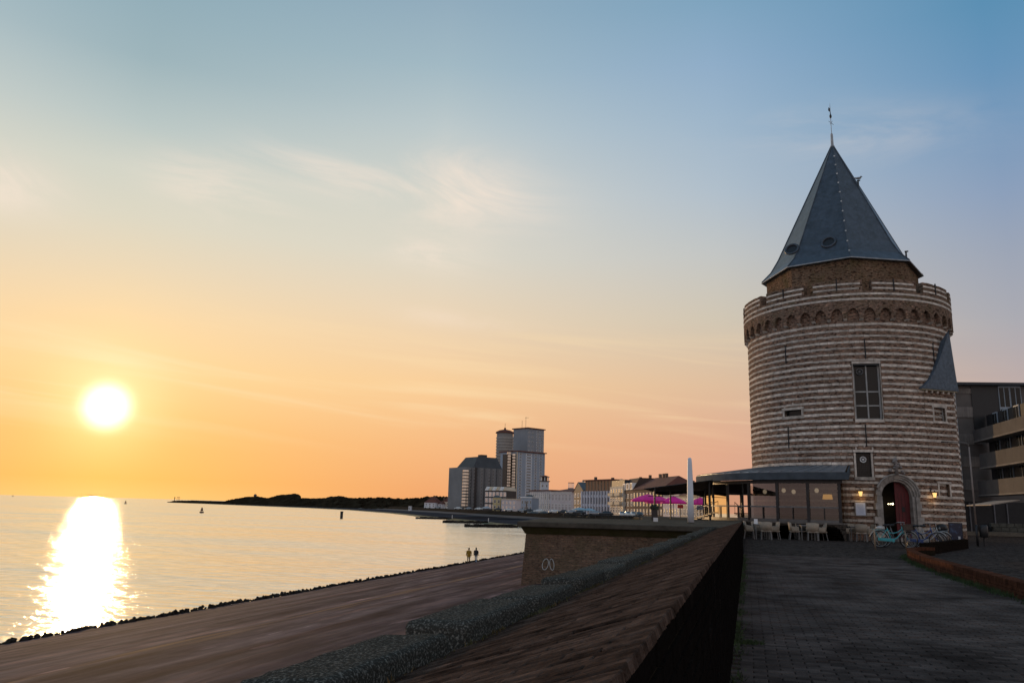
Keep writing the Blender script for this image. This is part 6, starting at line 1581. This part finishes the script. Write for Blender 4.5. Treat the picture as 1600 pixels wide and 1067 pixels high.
# stepped glazed terrace houses in front
b = Bld('terrace_flats', 'low stepped glazed flats with sawtooth roofline in front of the dark tower', 757, 446, 791, 440, 766, 12); b.body(terr)
b.wins(6, 3, refl_m, fw=.8, fh=.75, z0=.5)
for k in range(6):
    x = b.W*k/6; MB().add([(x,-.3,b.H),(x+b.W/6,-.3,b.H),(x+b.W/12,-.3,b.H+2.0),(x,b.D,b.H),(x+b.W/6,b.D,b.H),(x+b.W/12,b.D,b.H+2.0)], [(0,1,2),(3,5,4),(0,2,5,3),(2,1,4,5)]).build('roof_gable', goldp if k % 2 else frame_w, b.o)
b = Bld('villa', 'small pale yellow villa below the glittering balconies', 770, 430, 782, 430, 777, 9); b.body(M('yellow_render', (.50,.40,.20), .85, .1, .2)); b.hip(darkroof, b.H, 1.2); b.wins(2, 2)
b = Bld('villa', 'long low pinkish villa between the yellow villa and the slab block', 783, 428, 806, 424, 780, 9); b.body(pinkw); b.flat(goldp, t=.4); b.wins(4, 2, refl_m)
# villas at the foot of the dunes
for i, (x0, x1, yt, lab, wm) in enumerate(((663,680,785,'small white villa at the edge of the dunes', whiter), (681.5,690,787,'narrow white house between two villas by the dunes', whiter), (691,707,783.5,'cream villa with red hipped roof by the dunes', cream), (709,726,785,'pale house with steep roof beside the dark tower block', pinkw))):
    b = Bld('seaside_villa', lab, x0, 600, x1, 596, yt, 10, 'villas by the dunes'); b.body(wm); b.hip(redroof, b.H, 4.4 if i != 1 else 2.5, ridge=.35); b.wins(3 if i != 1 else 2, 2, fw=.45); b.chim(b.W*.7, 4, b.H+1, 4, brown)
# white turret of the old light
b = Bld('light_turret', 'white turret with arcaded lantern top rising behind the hotel', 844, 440, 857, 440, 752, 5); b.body(M('turret_white', (.55,.58,.62), .8)); b.wins(2, 1, z0=b.H-3.4, z1=b.H-.4, fw=.35, fh=.5)
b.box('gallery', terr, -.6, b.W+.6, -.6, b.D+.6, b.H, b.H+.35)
for x in (.3, b.W/2, b.W-.3):
    for y in (.3, b.D-.3): b.box('column', frame_w, x-.18, x+.18, y-.18, y+.18, b.H+.35, b.H+2.5)
b.box('lantern_core', terr, .9, b.W-.9, .9, b.D-.9, b.H+.35, b.H+2.5); b.hip(redroof, b.H+2.5, .9, .5, .2)
# the white hotel group
b = Bld('hotel', 'white two-storey hotel front with tall pink-lit windows', 861, 372, 893, 360, 768, 16); b.body(pinkw); b.hip(redroof, b.H, 1.6, .8, .6); b.wins(6, 2, fm=frame_w, gm=M('pale_blind', (.42,.38,.38), .3), fw=.78, fh=.72, z0=.6); b.box('cornice', frame_w, -.3, b.W+.3, -.4, -.02, b.H-.7, b.H-.01)
b = Bld('hotel_wing', 'white hotel wing with rows of slender columns', 829, 392, 860.5, 374, 767, 14); b.body(whiter); b.flat(redroof, t=.5, ov=.8)
for k in range(10): b.box('column', frame_w, b.W*k/10+.1, b.W*k/10+.5, -.5, -.02, .5, b.H-.6)
b.wins(10, 2, refl_m, fw=.5, fh=.7, y=-.01)
b = Bld('hotel_pavilion', 'square white corner pavilion with small roof crest before the hotel', 814, 350, 831, 348, 777.5, 8); b.body(bluew); b.flat(frame_w, t=.4, ov=.3); b.wins(4, 2, fw=.5); b.sidewins(2, 2, refl_m); b.box('doorway', darkgl, b.W*.45, b.W*.58, -.06, -.02, 0, 4.6); b.hip(darkroof, b.H+.4, 1.0, -1.2, .2, 'roof_crest')
b = Bld('stair_tower', 'narrow blue-grey stair tower with barred top behind the hotel', 888, 395, 896, 395, 762, 4); b.body(M('stair_grey', (.18,.20,.23), .8))
for k in range(5): b.box('bar', frame_w, b.W*k/4-.12, b.W*k/4+.12, 0, .24, b.H, b.H+2.3)
b.box('top_rail', redroof, -.2, b.W+.2, -.1, .4, b.H+2.3, b.H+2.6)
b = Bld('gabled_house', 'tall narrow gabled house beside the finned block', 896.5, 345, 911, 322, 766, 10); b.body(M('ochre_brick', (.24,.17,.11), .9, .2, .2)); b.gable(darkroof, b.H, 3.4, wallmat=M('ochre_gable', (.26,.19,.12), .9)); b.wins(3, 3, refl_m, fw=.5); b.chim(b.W*.5, 2, b.H+2.6, 1.6, cream)
# finned block with dark glazed top storey
b = Bld('finned_block', 'modern block with white vertical fins and dark glazed top floor', 910.5, 318, 955, 300, 767, 14); b.body(M('fin_back', (.05,.055,.065), .3))
for k in range(11):
    x = b.W*k/10; b.box('fin', M('fin_white', (.58,.57,.62), .7, .08, .2), x-.32, x+.32, -.7, -.02, 0, b.H)
for z in (2.9,6.3): b.box('floor_band', M('fin_band', (.50,.50,.55), .7, .1, .2), 0, b.W, -.35, -.01, z, z+1.0)
b.wins(10, 3, fm=dark_m, fw=.5, fh=.66, z0=.3, y=-.05)
b.box('glazed_storey', darkgl, .8, b.W-1.2, .8, b.D, b.H, b.H+3.9)
for k in range(9): b.box('glazing_bar', M('bar_green', (.16,.17,.14), .5), .8+(b.W-2)*k/8-.08, .8+(b.W-2)*k/8+.08, .68, .8, b.H, b.H+3.9)
b.box('roof', redroof, 0, b.W+.5, -.1, b.D+.5, b.H+3.9, b.H+4.35); b.chim(3.0, 4, b.H+4.3, 1.3, darkroof); b.chim(b.W*.75, 4, b.H+4.3, .8, darkroof)
# cream house with balconies
b = Bld('balcony_house', 'cream house with sunlit balconies on every storey', 953, 296, 974, 280, 760, 12); b.body(cream)
b.box('mansard', darkroof, .3, b.W-.3, .6, b.D, b.H, b.H+2.2); b.wins(5, 3, refl_m, fw=.6, fh=.72, z0=.4, y=-.03)
for j in range(2):
    for i in range(2): b.box('balcony', goldp, b.W*(.05+.5*i), b.W*(.42+.5*i), -1.1, -.03, b.H*(.36+.31*j), b.H*(.36+.31*j)+1.05)
b.chim(1, 4, b.H+2, 1.0, cream)
# brown house with white dormers
b = Bld('dormer_house', 'brown brick house with three white dormers in a dark roof', 973.5, 283, 990, 268, 766.5, 12); b.body(brown); b.wins(3, 3, refl_m, fw=.42, fh=.6, z0=.4, y=-.03)
m = MB().add([(0,-.2,b.H),(b.W,-.2,b.H),(b.W,b.D,b.H),(0,b.D,b.H),(.6,2.2,b.H+4.2),(b.W-.6,2.2,b.H+4.2),(b.W-.6,b.D,b.H+4.2),(.6,b.D,b.H+4.2)], [(0,1,5,4),(1,2,6,5),(2,3,7,6),(3,0,4,7),(4,5,6,7)]).build('roof', M('brown_roof', (.06,.035,.025), .85), b.o)
for k in range(3):
    x = b.W*(k+.5)/3; d_ = b.box('dormer', frame_w, x-b.W*.11, x+b.W*.11, -.25, 2.2, b.H+.3, b.H+2.5); b.box('dormer_window', refl_m, x-b.W*.06, x+b.W*.06, -.30, -.24, b.H+.6, b.H+2.2)
b.chim(1.2, 6, b.H+4, 1.0, brown); b.chim(b.W-1.2, 6, b.H+4, 1.2, brown)
# red-roofed row
b = Bld('red_roofed_house', 'wide brown house with big red tiled roof and chimneys', 989, 268, 1036, 240, 764, 13); b.body(brown); b.hip(redroof, b.H, 4.0, .4, .75); b.wins(9, 3, refl_m, fw=.46, fh=.62, z0=.4, y=-.03)
for x in (.3,.42,.5): b.chim(b.W*x, b.D/2, b.H+3.2, 1.9, brown)
b = Bld('low_roofed_house', 'pale house with dark roof and square chimney behind the canopy', 1036, 240, 1062, 226, 772, 12); b.body(pinkw); b.hip(darkroof, b.H, 2.7, .3, .8); b.wins(6, 2, refl_m, fw=.5, fh=.65, z0=.4, y=-.03); b.chim(b.W*.62, b.D/2, b.H+1.6, 2.4, brown)
b = Bld('low_roofed_house', 'cream end house whose roof shows between canopy and white pillar', 1062, 226, 1105, 200, 773, 12); b.body(cream); b.hip(redroof, b.H, 3.0, .3, .8); b.wins(8, 2, refl_m, fw=.5, fh=.65, z0=.4, y=-.03); b.chim(b.W*.3, b.D/2, b.H+2.0, 2.0, cream)

# ------------------------------------------------------------------ parked cars
tyre_f = rub
def make_car(mat):
    o = thing('parked_car', 'x', 'car'); prof = [(-2.1,.35),(-2.15,.7),(-2.0,.95),(-1.2,1.0),(-.6,1.42),(.8,1.45),(1.6,1.02),(2.1,.95),(2.12,.4)]
    b = MB(); n = len(prof); ys = [(-.84,.0),(-.78,.05),(.78,.05),(.84,.0)]
    for y, e in ((-.84,.94),(-.70,1.0),(.70,1.0),(.84,.94)):
        for x, z in prof: b.v.append((x*e, y*(1 if z < 1.1 else .84), z))
    for k in range(3):
        for i in range(n): b.f.append((k*n+i,k*n+(i+1)%n,(k+1)*n+(i+1)%n,(k+1)*n+i)); b.mi.append(0)
    b.f += [tuple(range(n)), tuple(3*n+i for i in range(n))[::-1]]; b.mi += [0,0]
    b.build('body', mat, o, True)
    g = MB(); g.add([(1.52,-.62,1.06),(1.52,.62,1.06),(.88,.52,1.42),(.88,-.52,1.42)], [(0,1,2,3)]); g.build('windscreen', darkgl, o, recalc=False).location.x = .03
    for s in (-1,1):
        w = MB().add([(-1.05,s*.79,1.05),(1.3,s*.79,1.05),(.72,s*.73,1.38),(-.55,s*.73,1.38)], [(0,1,2,3)]).build('side_window', darkgl, o, recalc=False)
        for x in (-1.32,1.32): MB().tube([(x,s*.62,.32),(x,s*.86,.32)], .32, 14).build('wheel', rub, o)
        MB().sphere((2.02,s*.6,.72), .12, 8, 5).build('headlight', M('car_lamp', (.8,.8,.75), .2), o)
    return o
cm_w = M('car_white', (.62,.62,.60), .25, .05, 1, spec=.6); cm_d = M('car_dark', (.02,.025,.03), .25, .1, 1, spec=.6); cm_s = M('car_silver', (.30,.31,.32), .3, .1, 1, metal=.4)
protos = [make_car(cm_w), make_car(cm_d), make_car(cm_s)]; pu = [0,0,0]
cars = [(972.5,212,0,'white car nearest the brown dormer house, parked nose-on'), (981,210,0,'white car in the middle of the three nose-on cars'), (989.5,208,0,'white car beside the dark car, parked nose-on'), (998,206,1,'dark car at the end of the nose-on row'),
        (866,300,0,'white car parked in front of the hotel'), (880,290,1,'dark car parked in front of the hotel'), (893,282,2,'silver car parked near the stair tower'), (905,262,1,'dark car under the pale blue parasols'), (930,240,2,'silver car parked before the finned block'), (947,235,1,'dark car parked before the finned block'), (815,345,2,'silver car at the corner pavilion of the hotel'), (795,385,0,'white car parked below the slab block'), (778,400,1,'dark car parked below the yellow villa'), (842,315,0,'white car beside the black parasols'), (668,520,0,'white car parked below the dune villas'), (684,510,2,'silver car parked below the cream dune villa'), (700,500,0,'white car parked between the dune villas and the dark tower'), (716,470,0,'white car parked at the dark tower corner'), (732,455,2,'silver car parked in front of the dark tower'), (748,435,0,'white car parked before the stepped flats'), (826,330,1,'dark car parked between the corner pavilion and the black parasols')]
for x, d, t, lab in cars:
    p = gp(x, d); o = protos[t] if not pu[t] else copy_tree(protos[t]); pu[t] = 1
    o.location = (p.x,p.y,ZG); o.rotation_euler = (0,0,R_(-90)+YAW+(R_(random.uniform(-8,8)) if x > 960 else R_(90+random.uniform(-8,8)))); o['label'] = lab; o['group'] = 'cars parked along the boulevard'

# ------------------------------------------------------------------ people on the dike
def person(loc, rz, lab, coat, trousers, hair, coatlen, scale=1.0, stride=.12):
    o = thing('person', lab, 'person', loc, rz, None)
    me = bpy.data.meshes.new('body'); H = 1.76
    J = dict(pel=(0,0,.95), wst=(0,0,1.08), chs=(0,.0,1.32), nek=(0,.0,1.50), hd0=(0,.02,1.57), hd1=(0,.02,1.68),
             hipL=(-.10,0,.92), kneL=(-.10,-.04+stride*.4,.50), ankL=(-.10,stride*.9,.09), toeL=(-.12,stride*.9+.17,.035),
             hipR=(.10,0,.92), kneR=(.10,.06-stride*.2,.50), ankR=(.10,-stride,.10), toeR=(.12,-stride+.17,.035),
             shL=(-.185,0,1.43), elL=(-.255,-.03,1.16), wrL=(-.25,.06,.93), haL=(-.245,.09,.84),
             shR=(.185,0,1.43), elR=(.265,-.04,1.16), wrR=(.27,.04,.92), haR=(.265,.07,.83))
    names = list(J); idx = {n: i for i, n in enumerate(names)}
    E_ = [('pel','wst'),('wst','chs'),('chs','nek'),('nek','hd0'),('hd0','hd1'),('pel','hipL'),('hipL','kneL'),('kneL','ankL'),('ankL','toeL'),('pel','hipR'),('hipR','kneR'),('kneR','ankR'),('ankR','toeR'),('chs','shL'),('shL','elL'),('elL','wrL'),('wrL','haL'),('chs','shR'),('shR','elR'),('elR','wrR'),('wrR','haR')]
    me.from_pydata([J[n] for n in names], [(idx[a],idx[b]) for a,b in E_], [])
    ob = bpy.data.objects.new('body', me); C.objects.link(ob)
    ob.modifiers.new('skin','SKIN'); 
    rad = dict(pel=(.15,.12),wst=(.14,.11),chs=(.17,.12),nek=(.06,.06),hd0=(.085,.095),hd1=(.085,.10),hipL=(.095,.1),hipR=(.095,.1),kneL=(.062,.066),kneR=(.062,.066),ankL=(.045,.05),ankR=(.045,.05),toeL=(.045,.03),toeR=(.045,.03),shL=(.07,.07),shR=(.07,.07),elL=(.05,.05),elR=(.05,.05),wrL=(.036,.036),wrR=(.036,.036),haL=(.04,.03),haR=(.04,.03))
    sv = me.skin_vertices[0].data
    for n_, i in idx.items(): sv[i].radius = rad[n_]; sv[i].use_root = (n_ == 'pel')
    sb = ob.modifiers.new('sub','SUBSURF'); sb.levels = 2; sb.render_levels = 2
    dg = bpy.context.evaluated_depsgraph_get(); nm = bpy.data.meshes.new_from_object(ob.evaluated_get(dg)); bpy.data.objects.remove(ob)
    skin = M('skin', (.30,.18,.12), .6, .1, 5); shoe = M('shoe', (.02,.018,.016), .6, .1, 5)
    nm.materials.clear()
    for q in (trousers, coat, skin, hair, shoe): nm.materials.append(q)
    for p in nm.polygons:
        c = p.center; p.use_smooth = True
        hand = abs(c.x) > .2 and c.z < .90
        p.material_index = 2 if hand else 4 if c.z < .09 else 1 if (c.z > .96 and c.z < 1.50) else 1 if abs(c.x) > .21 and c.z > .88 else 0 if c.z < .97 else (3 if (c.z > 1.66 or c.y < .02) else 2)
    bo = link('body', nm, o)
    # jacket skirt and hair
    n = 16; j = MB(); pr = [(1.46,.14,.10),(1.36,.205,.145),(1.15,.195,.15),(.98,.20,.16),(coatlen,.215,.165)]
    for z, rx, ry in pr:
        for k in range(n): t = 2*PI*k/n; j.v.append((rx*math.cos(t), ry*math.sin(t), z+(.012*math.sin(3*t) if z == coatlen else 0)))
    for i in range(len(pr)-1):
        for k in range(n): j.f.append((i*n+k,i*n+(k+1)%n,(i+1)*n+(k+1)%n,(i+1)*n+k)); j.mi.append(0)
    j.build('jacket', coat, o, True)
    for s in (-1,1): MB().tube([(s*.17,0,1.43),(s*.245,-.02,1.28),(s*.262,-.035,1.14),(s*.262,.04,.94)], [.075,.078,.066,.052], 10).build('sleeve', coat, o, True)
    h = MB(); h.sphere((0,-.005,1.685), .108, 14, 10, (.93,1.05,1.02)); hh = h.build('hair', hair, o, True)
    # face: nose and ears on the front of the head
    f = MB(); f.tube([(0,.11,1.645),(0,.135,1.61)], [.012,.018], 6); f.sphere((-.09,.02,1.62), .028, 6, 4, (.4,.8,1.1)); f.sphere((.09,.02,1.62), .028, 6, 4, (.4,.8,1.1)); f.build('face_features', skin, o, True)
    o.scale = (scale,)*3
    return o
mus = M('mustard_coat', (.30,.165,.012), .85, .2, 8, .4, 30); dkj = M('black_jacket', (.014,.014,.017), .7, .2, 8); jean = M('light_jeans', (.26,.33,.40), .85, .2, 10); brt = M('brown_trousers', (.075,.04,.018), .85, .2, 10); hr1 = M('dark_hair', (.02,.014,.01), .7, .3, 30); hr2 = M('brown_hair', (.05,.03,.015), .7, .3, 30)
def on_dike(x, y):
    lo, hi = 20, 101
    for _ in range(60):
        mid = (lo+hi)/2; p = atd(x, y, mid)
        if p.z > dike_z(p.x)+.0: lo = mid
        else: hi = mid
    return atd(x, y, lo)
p1 = Vector((-31.95,92.3,0)); p2 = Vector((-31.25,92.9,0))
person((p1.x,p1.y,dike_z(p1.x)-.0), YAW+R_(10), 'person in a long mustard coat walking along the water edge', mus, brt, hr2, .74, 1.04, .10)
person((p2.x,p2.y,dike_z(p2.x)-.0), YAW-R_(15), 'person in black jacket and light jeans beside the mustard coat', dkj, jean, hr1, .90, .99, .20)

# ------------------------------------------------------------------ buoys, pile, beacon, radar dome
def buoy(x, y, lab, hpx):
    p = onz(x, y, SEA); d = (p-EYE).dot(HF); H = hpx*d/FPX; o = thing('buoy', lab, 'buoy', (p.x,p.y,SEA-.25*H*0), 0, 'channel buoys')
    bm_ = M('buoy_dark', (.05,.012,.010), .7, .2, 2); k = H
    MB().lathe([(.30*k,-.12*k),(.38*k,.0),(.38*k,.16*k),(.30*k,.22*k)], 16).build('float', bm_, o, True)
    c = MB()
    for i in range(4): t = PI/2*i+.4; c.tube([(.24*k*math.cos(t),.24*k*math.sin(t),.2*k),(.12*k*math.cos(t),.12*k*math.sin(t),.72*k)], .03*k, 5)
    c.build('cage', bm_, o); MB().lathe([(.20*k,.36*k),(.22*k,.40*k),(.17*k,.70*k),(.05*k,.76*k)], 10).build('tower', bm_, o, True); MB().lathe([(.12*k,.76*k),(.12*k,.86*k),(.02*k,1.0*k)], 10).build('top_mark', bm_, o, True)
buoy(315,801,'dark red channel buoy nearest the headland tip', 8.5); buoy(196,787,'smaller dark buoy beside the sun glitter', 5.0); buoy(20,775.5,'tiny buoy far out left of the sun glitter', 2.4); buoy(127,779.5,'tiny buoy in front of the sun glitter', 2.6)
p = onz(533.5,809.5,SEA); d = (p-EYE).dot(HF); s = d/FPX; mp = thing('mooring_pile', 'thick dark mooring pile standing in the bay', 'pile', (p.x,p.y,SEA))
pm = M('pile_dark', (.022,.018,.016), .8, .3, 1)
MB().lathe([(2.0*s,-2),(2.0*s,9.6*s)], 14).build('shaft', pm, mp, True); MB().lathe([(2.3*s,9.0*s),(2.3*s,10.4*s)], 14).build('cap', pm, mp, True); MB().box((-2.1*s,0,5*s), (.5*s,.6*s,9*s)).build('ladder', dark_m, mp)
# beacon and rail at the tip of the headland
d = 1760; p = atd(272.5,783,d); bc = thing('harbour_beacon', 'thin harbour beacon at the tip of the headland', 'beacon', (p.x,p.y,SEA)); s = d/FPX
H_ = atd(272.5,776.5,d).z-SEA; MB().tube([(0,0,-1),(0,0,H_)], .45*s, 6).build('mast', dark_m, bc); MB().lathe([(.9*s,H_-1.3*s),(.9*s,H_)], 8).build('lantern', dark_m, bc); MB().box((0,0,1.0), (2.6,2.6,3)).build('base', concrete_m, bc)
p = atd(278.5,781,d); fr_ = thing('beacon_frame', 'pale tripod frame next to the harbour beacon', 'frame', (p.x,p.y,SEA)); H_ = atd(278.5,776.3,d).z-SEA
for k in range(3): MB().tube([(-2.4*s+2.4*s*k,0,0),(-2.4*s+2.4*s*k,0,H_)], .22*s, 5).build('leg', sand_m, fr_)
MB().tube([(-2.4*s,0,H_),(2.4*s,0,H_)], .22*s, 5).build('bar', sand_m, fr_)
d = 1560; p = atd(398.5,777.5,d); s = d/FPX; rd = thing('radar_station', 'round radar dome on a squat tower on the dunes', 'radar tower', (p.x,p.y,p.z-3)); zc = atd(398.5,774,d).z-(p.z-3)
MB().lathe([(1.5*s,0),(1.1*s,zc-2*s)], 10).build('tower', M('radar_grey', (.07,.055,.05), .8), rd); MB().sphere((0,0,zc), 2.4*s, 14, 9).build('dome', M('radar_dome', (.10,.07,.06), .7), rd, True)
# groynes with pale marker posts on the beach
for k, (x, y) in enumerate(((704,809.5),(760,815.5),(806,821.5))):
    p = onz(x, y, -5.4); g = thing('groyne', ('stone groyne with pale post, furthest along the beach','stone groyne with pale post in the middle of the beach','stone groyne with pale post nearest the bastion')[k], 'groyne', (p.x,p.y,-5.9), YAW+R_(25))
    m = MB()
    for i in range(26): m.box((-i*.8+random.uniform(-.4,.4),random.uniform(-1.2,1.2),.25+random.uniform(-.2,.25)), (1.5,1.6,1.1), random.uniform(0,3))
    kind(m.build('stones', rock_m, g, bevel=.12), 'stuff'); MB().tube([(1,0,0),(1,0,2.3)], .16, 7).build('marker_post', white_m, g)
# white lifeguard cabin beyond the beach
p = atd(641,791,640); cb = thing('beach_cabin', 'tiny white cabin on the beach below the dunes', 'cabin', (p.x,p.y,-3.3)); s = 640/FPX
MB().box((0,0,2.2), (3.6*s,2.5,3.6)).build('wall', whiter, cb); MB().box((0,0,4.15), (4.2*s,3,.3)).build('roof', darkroof, cb); MB().box((-.3*s,-1.3,2.2), (1.0*s,.06,1.4)).build('window', darkgl, cb)
for x in (-1.2*s,1.2*s): MB().tube([(x,0,-1),(x,0,.5)], .2, 6).build('stilt', dark_m, cb)
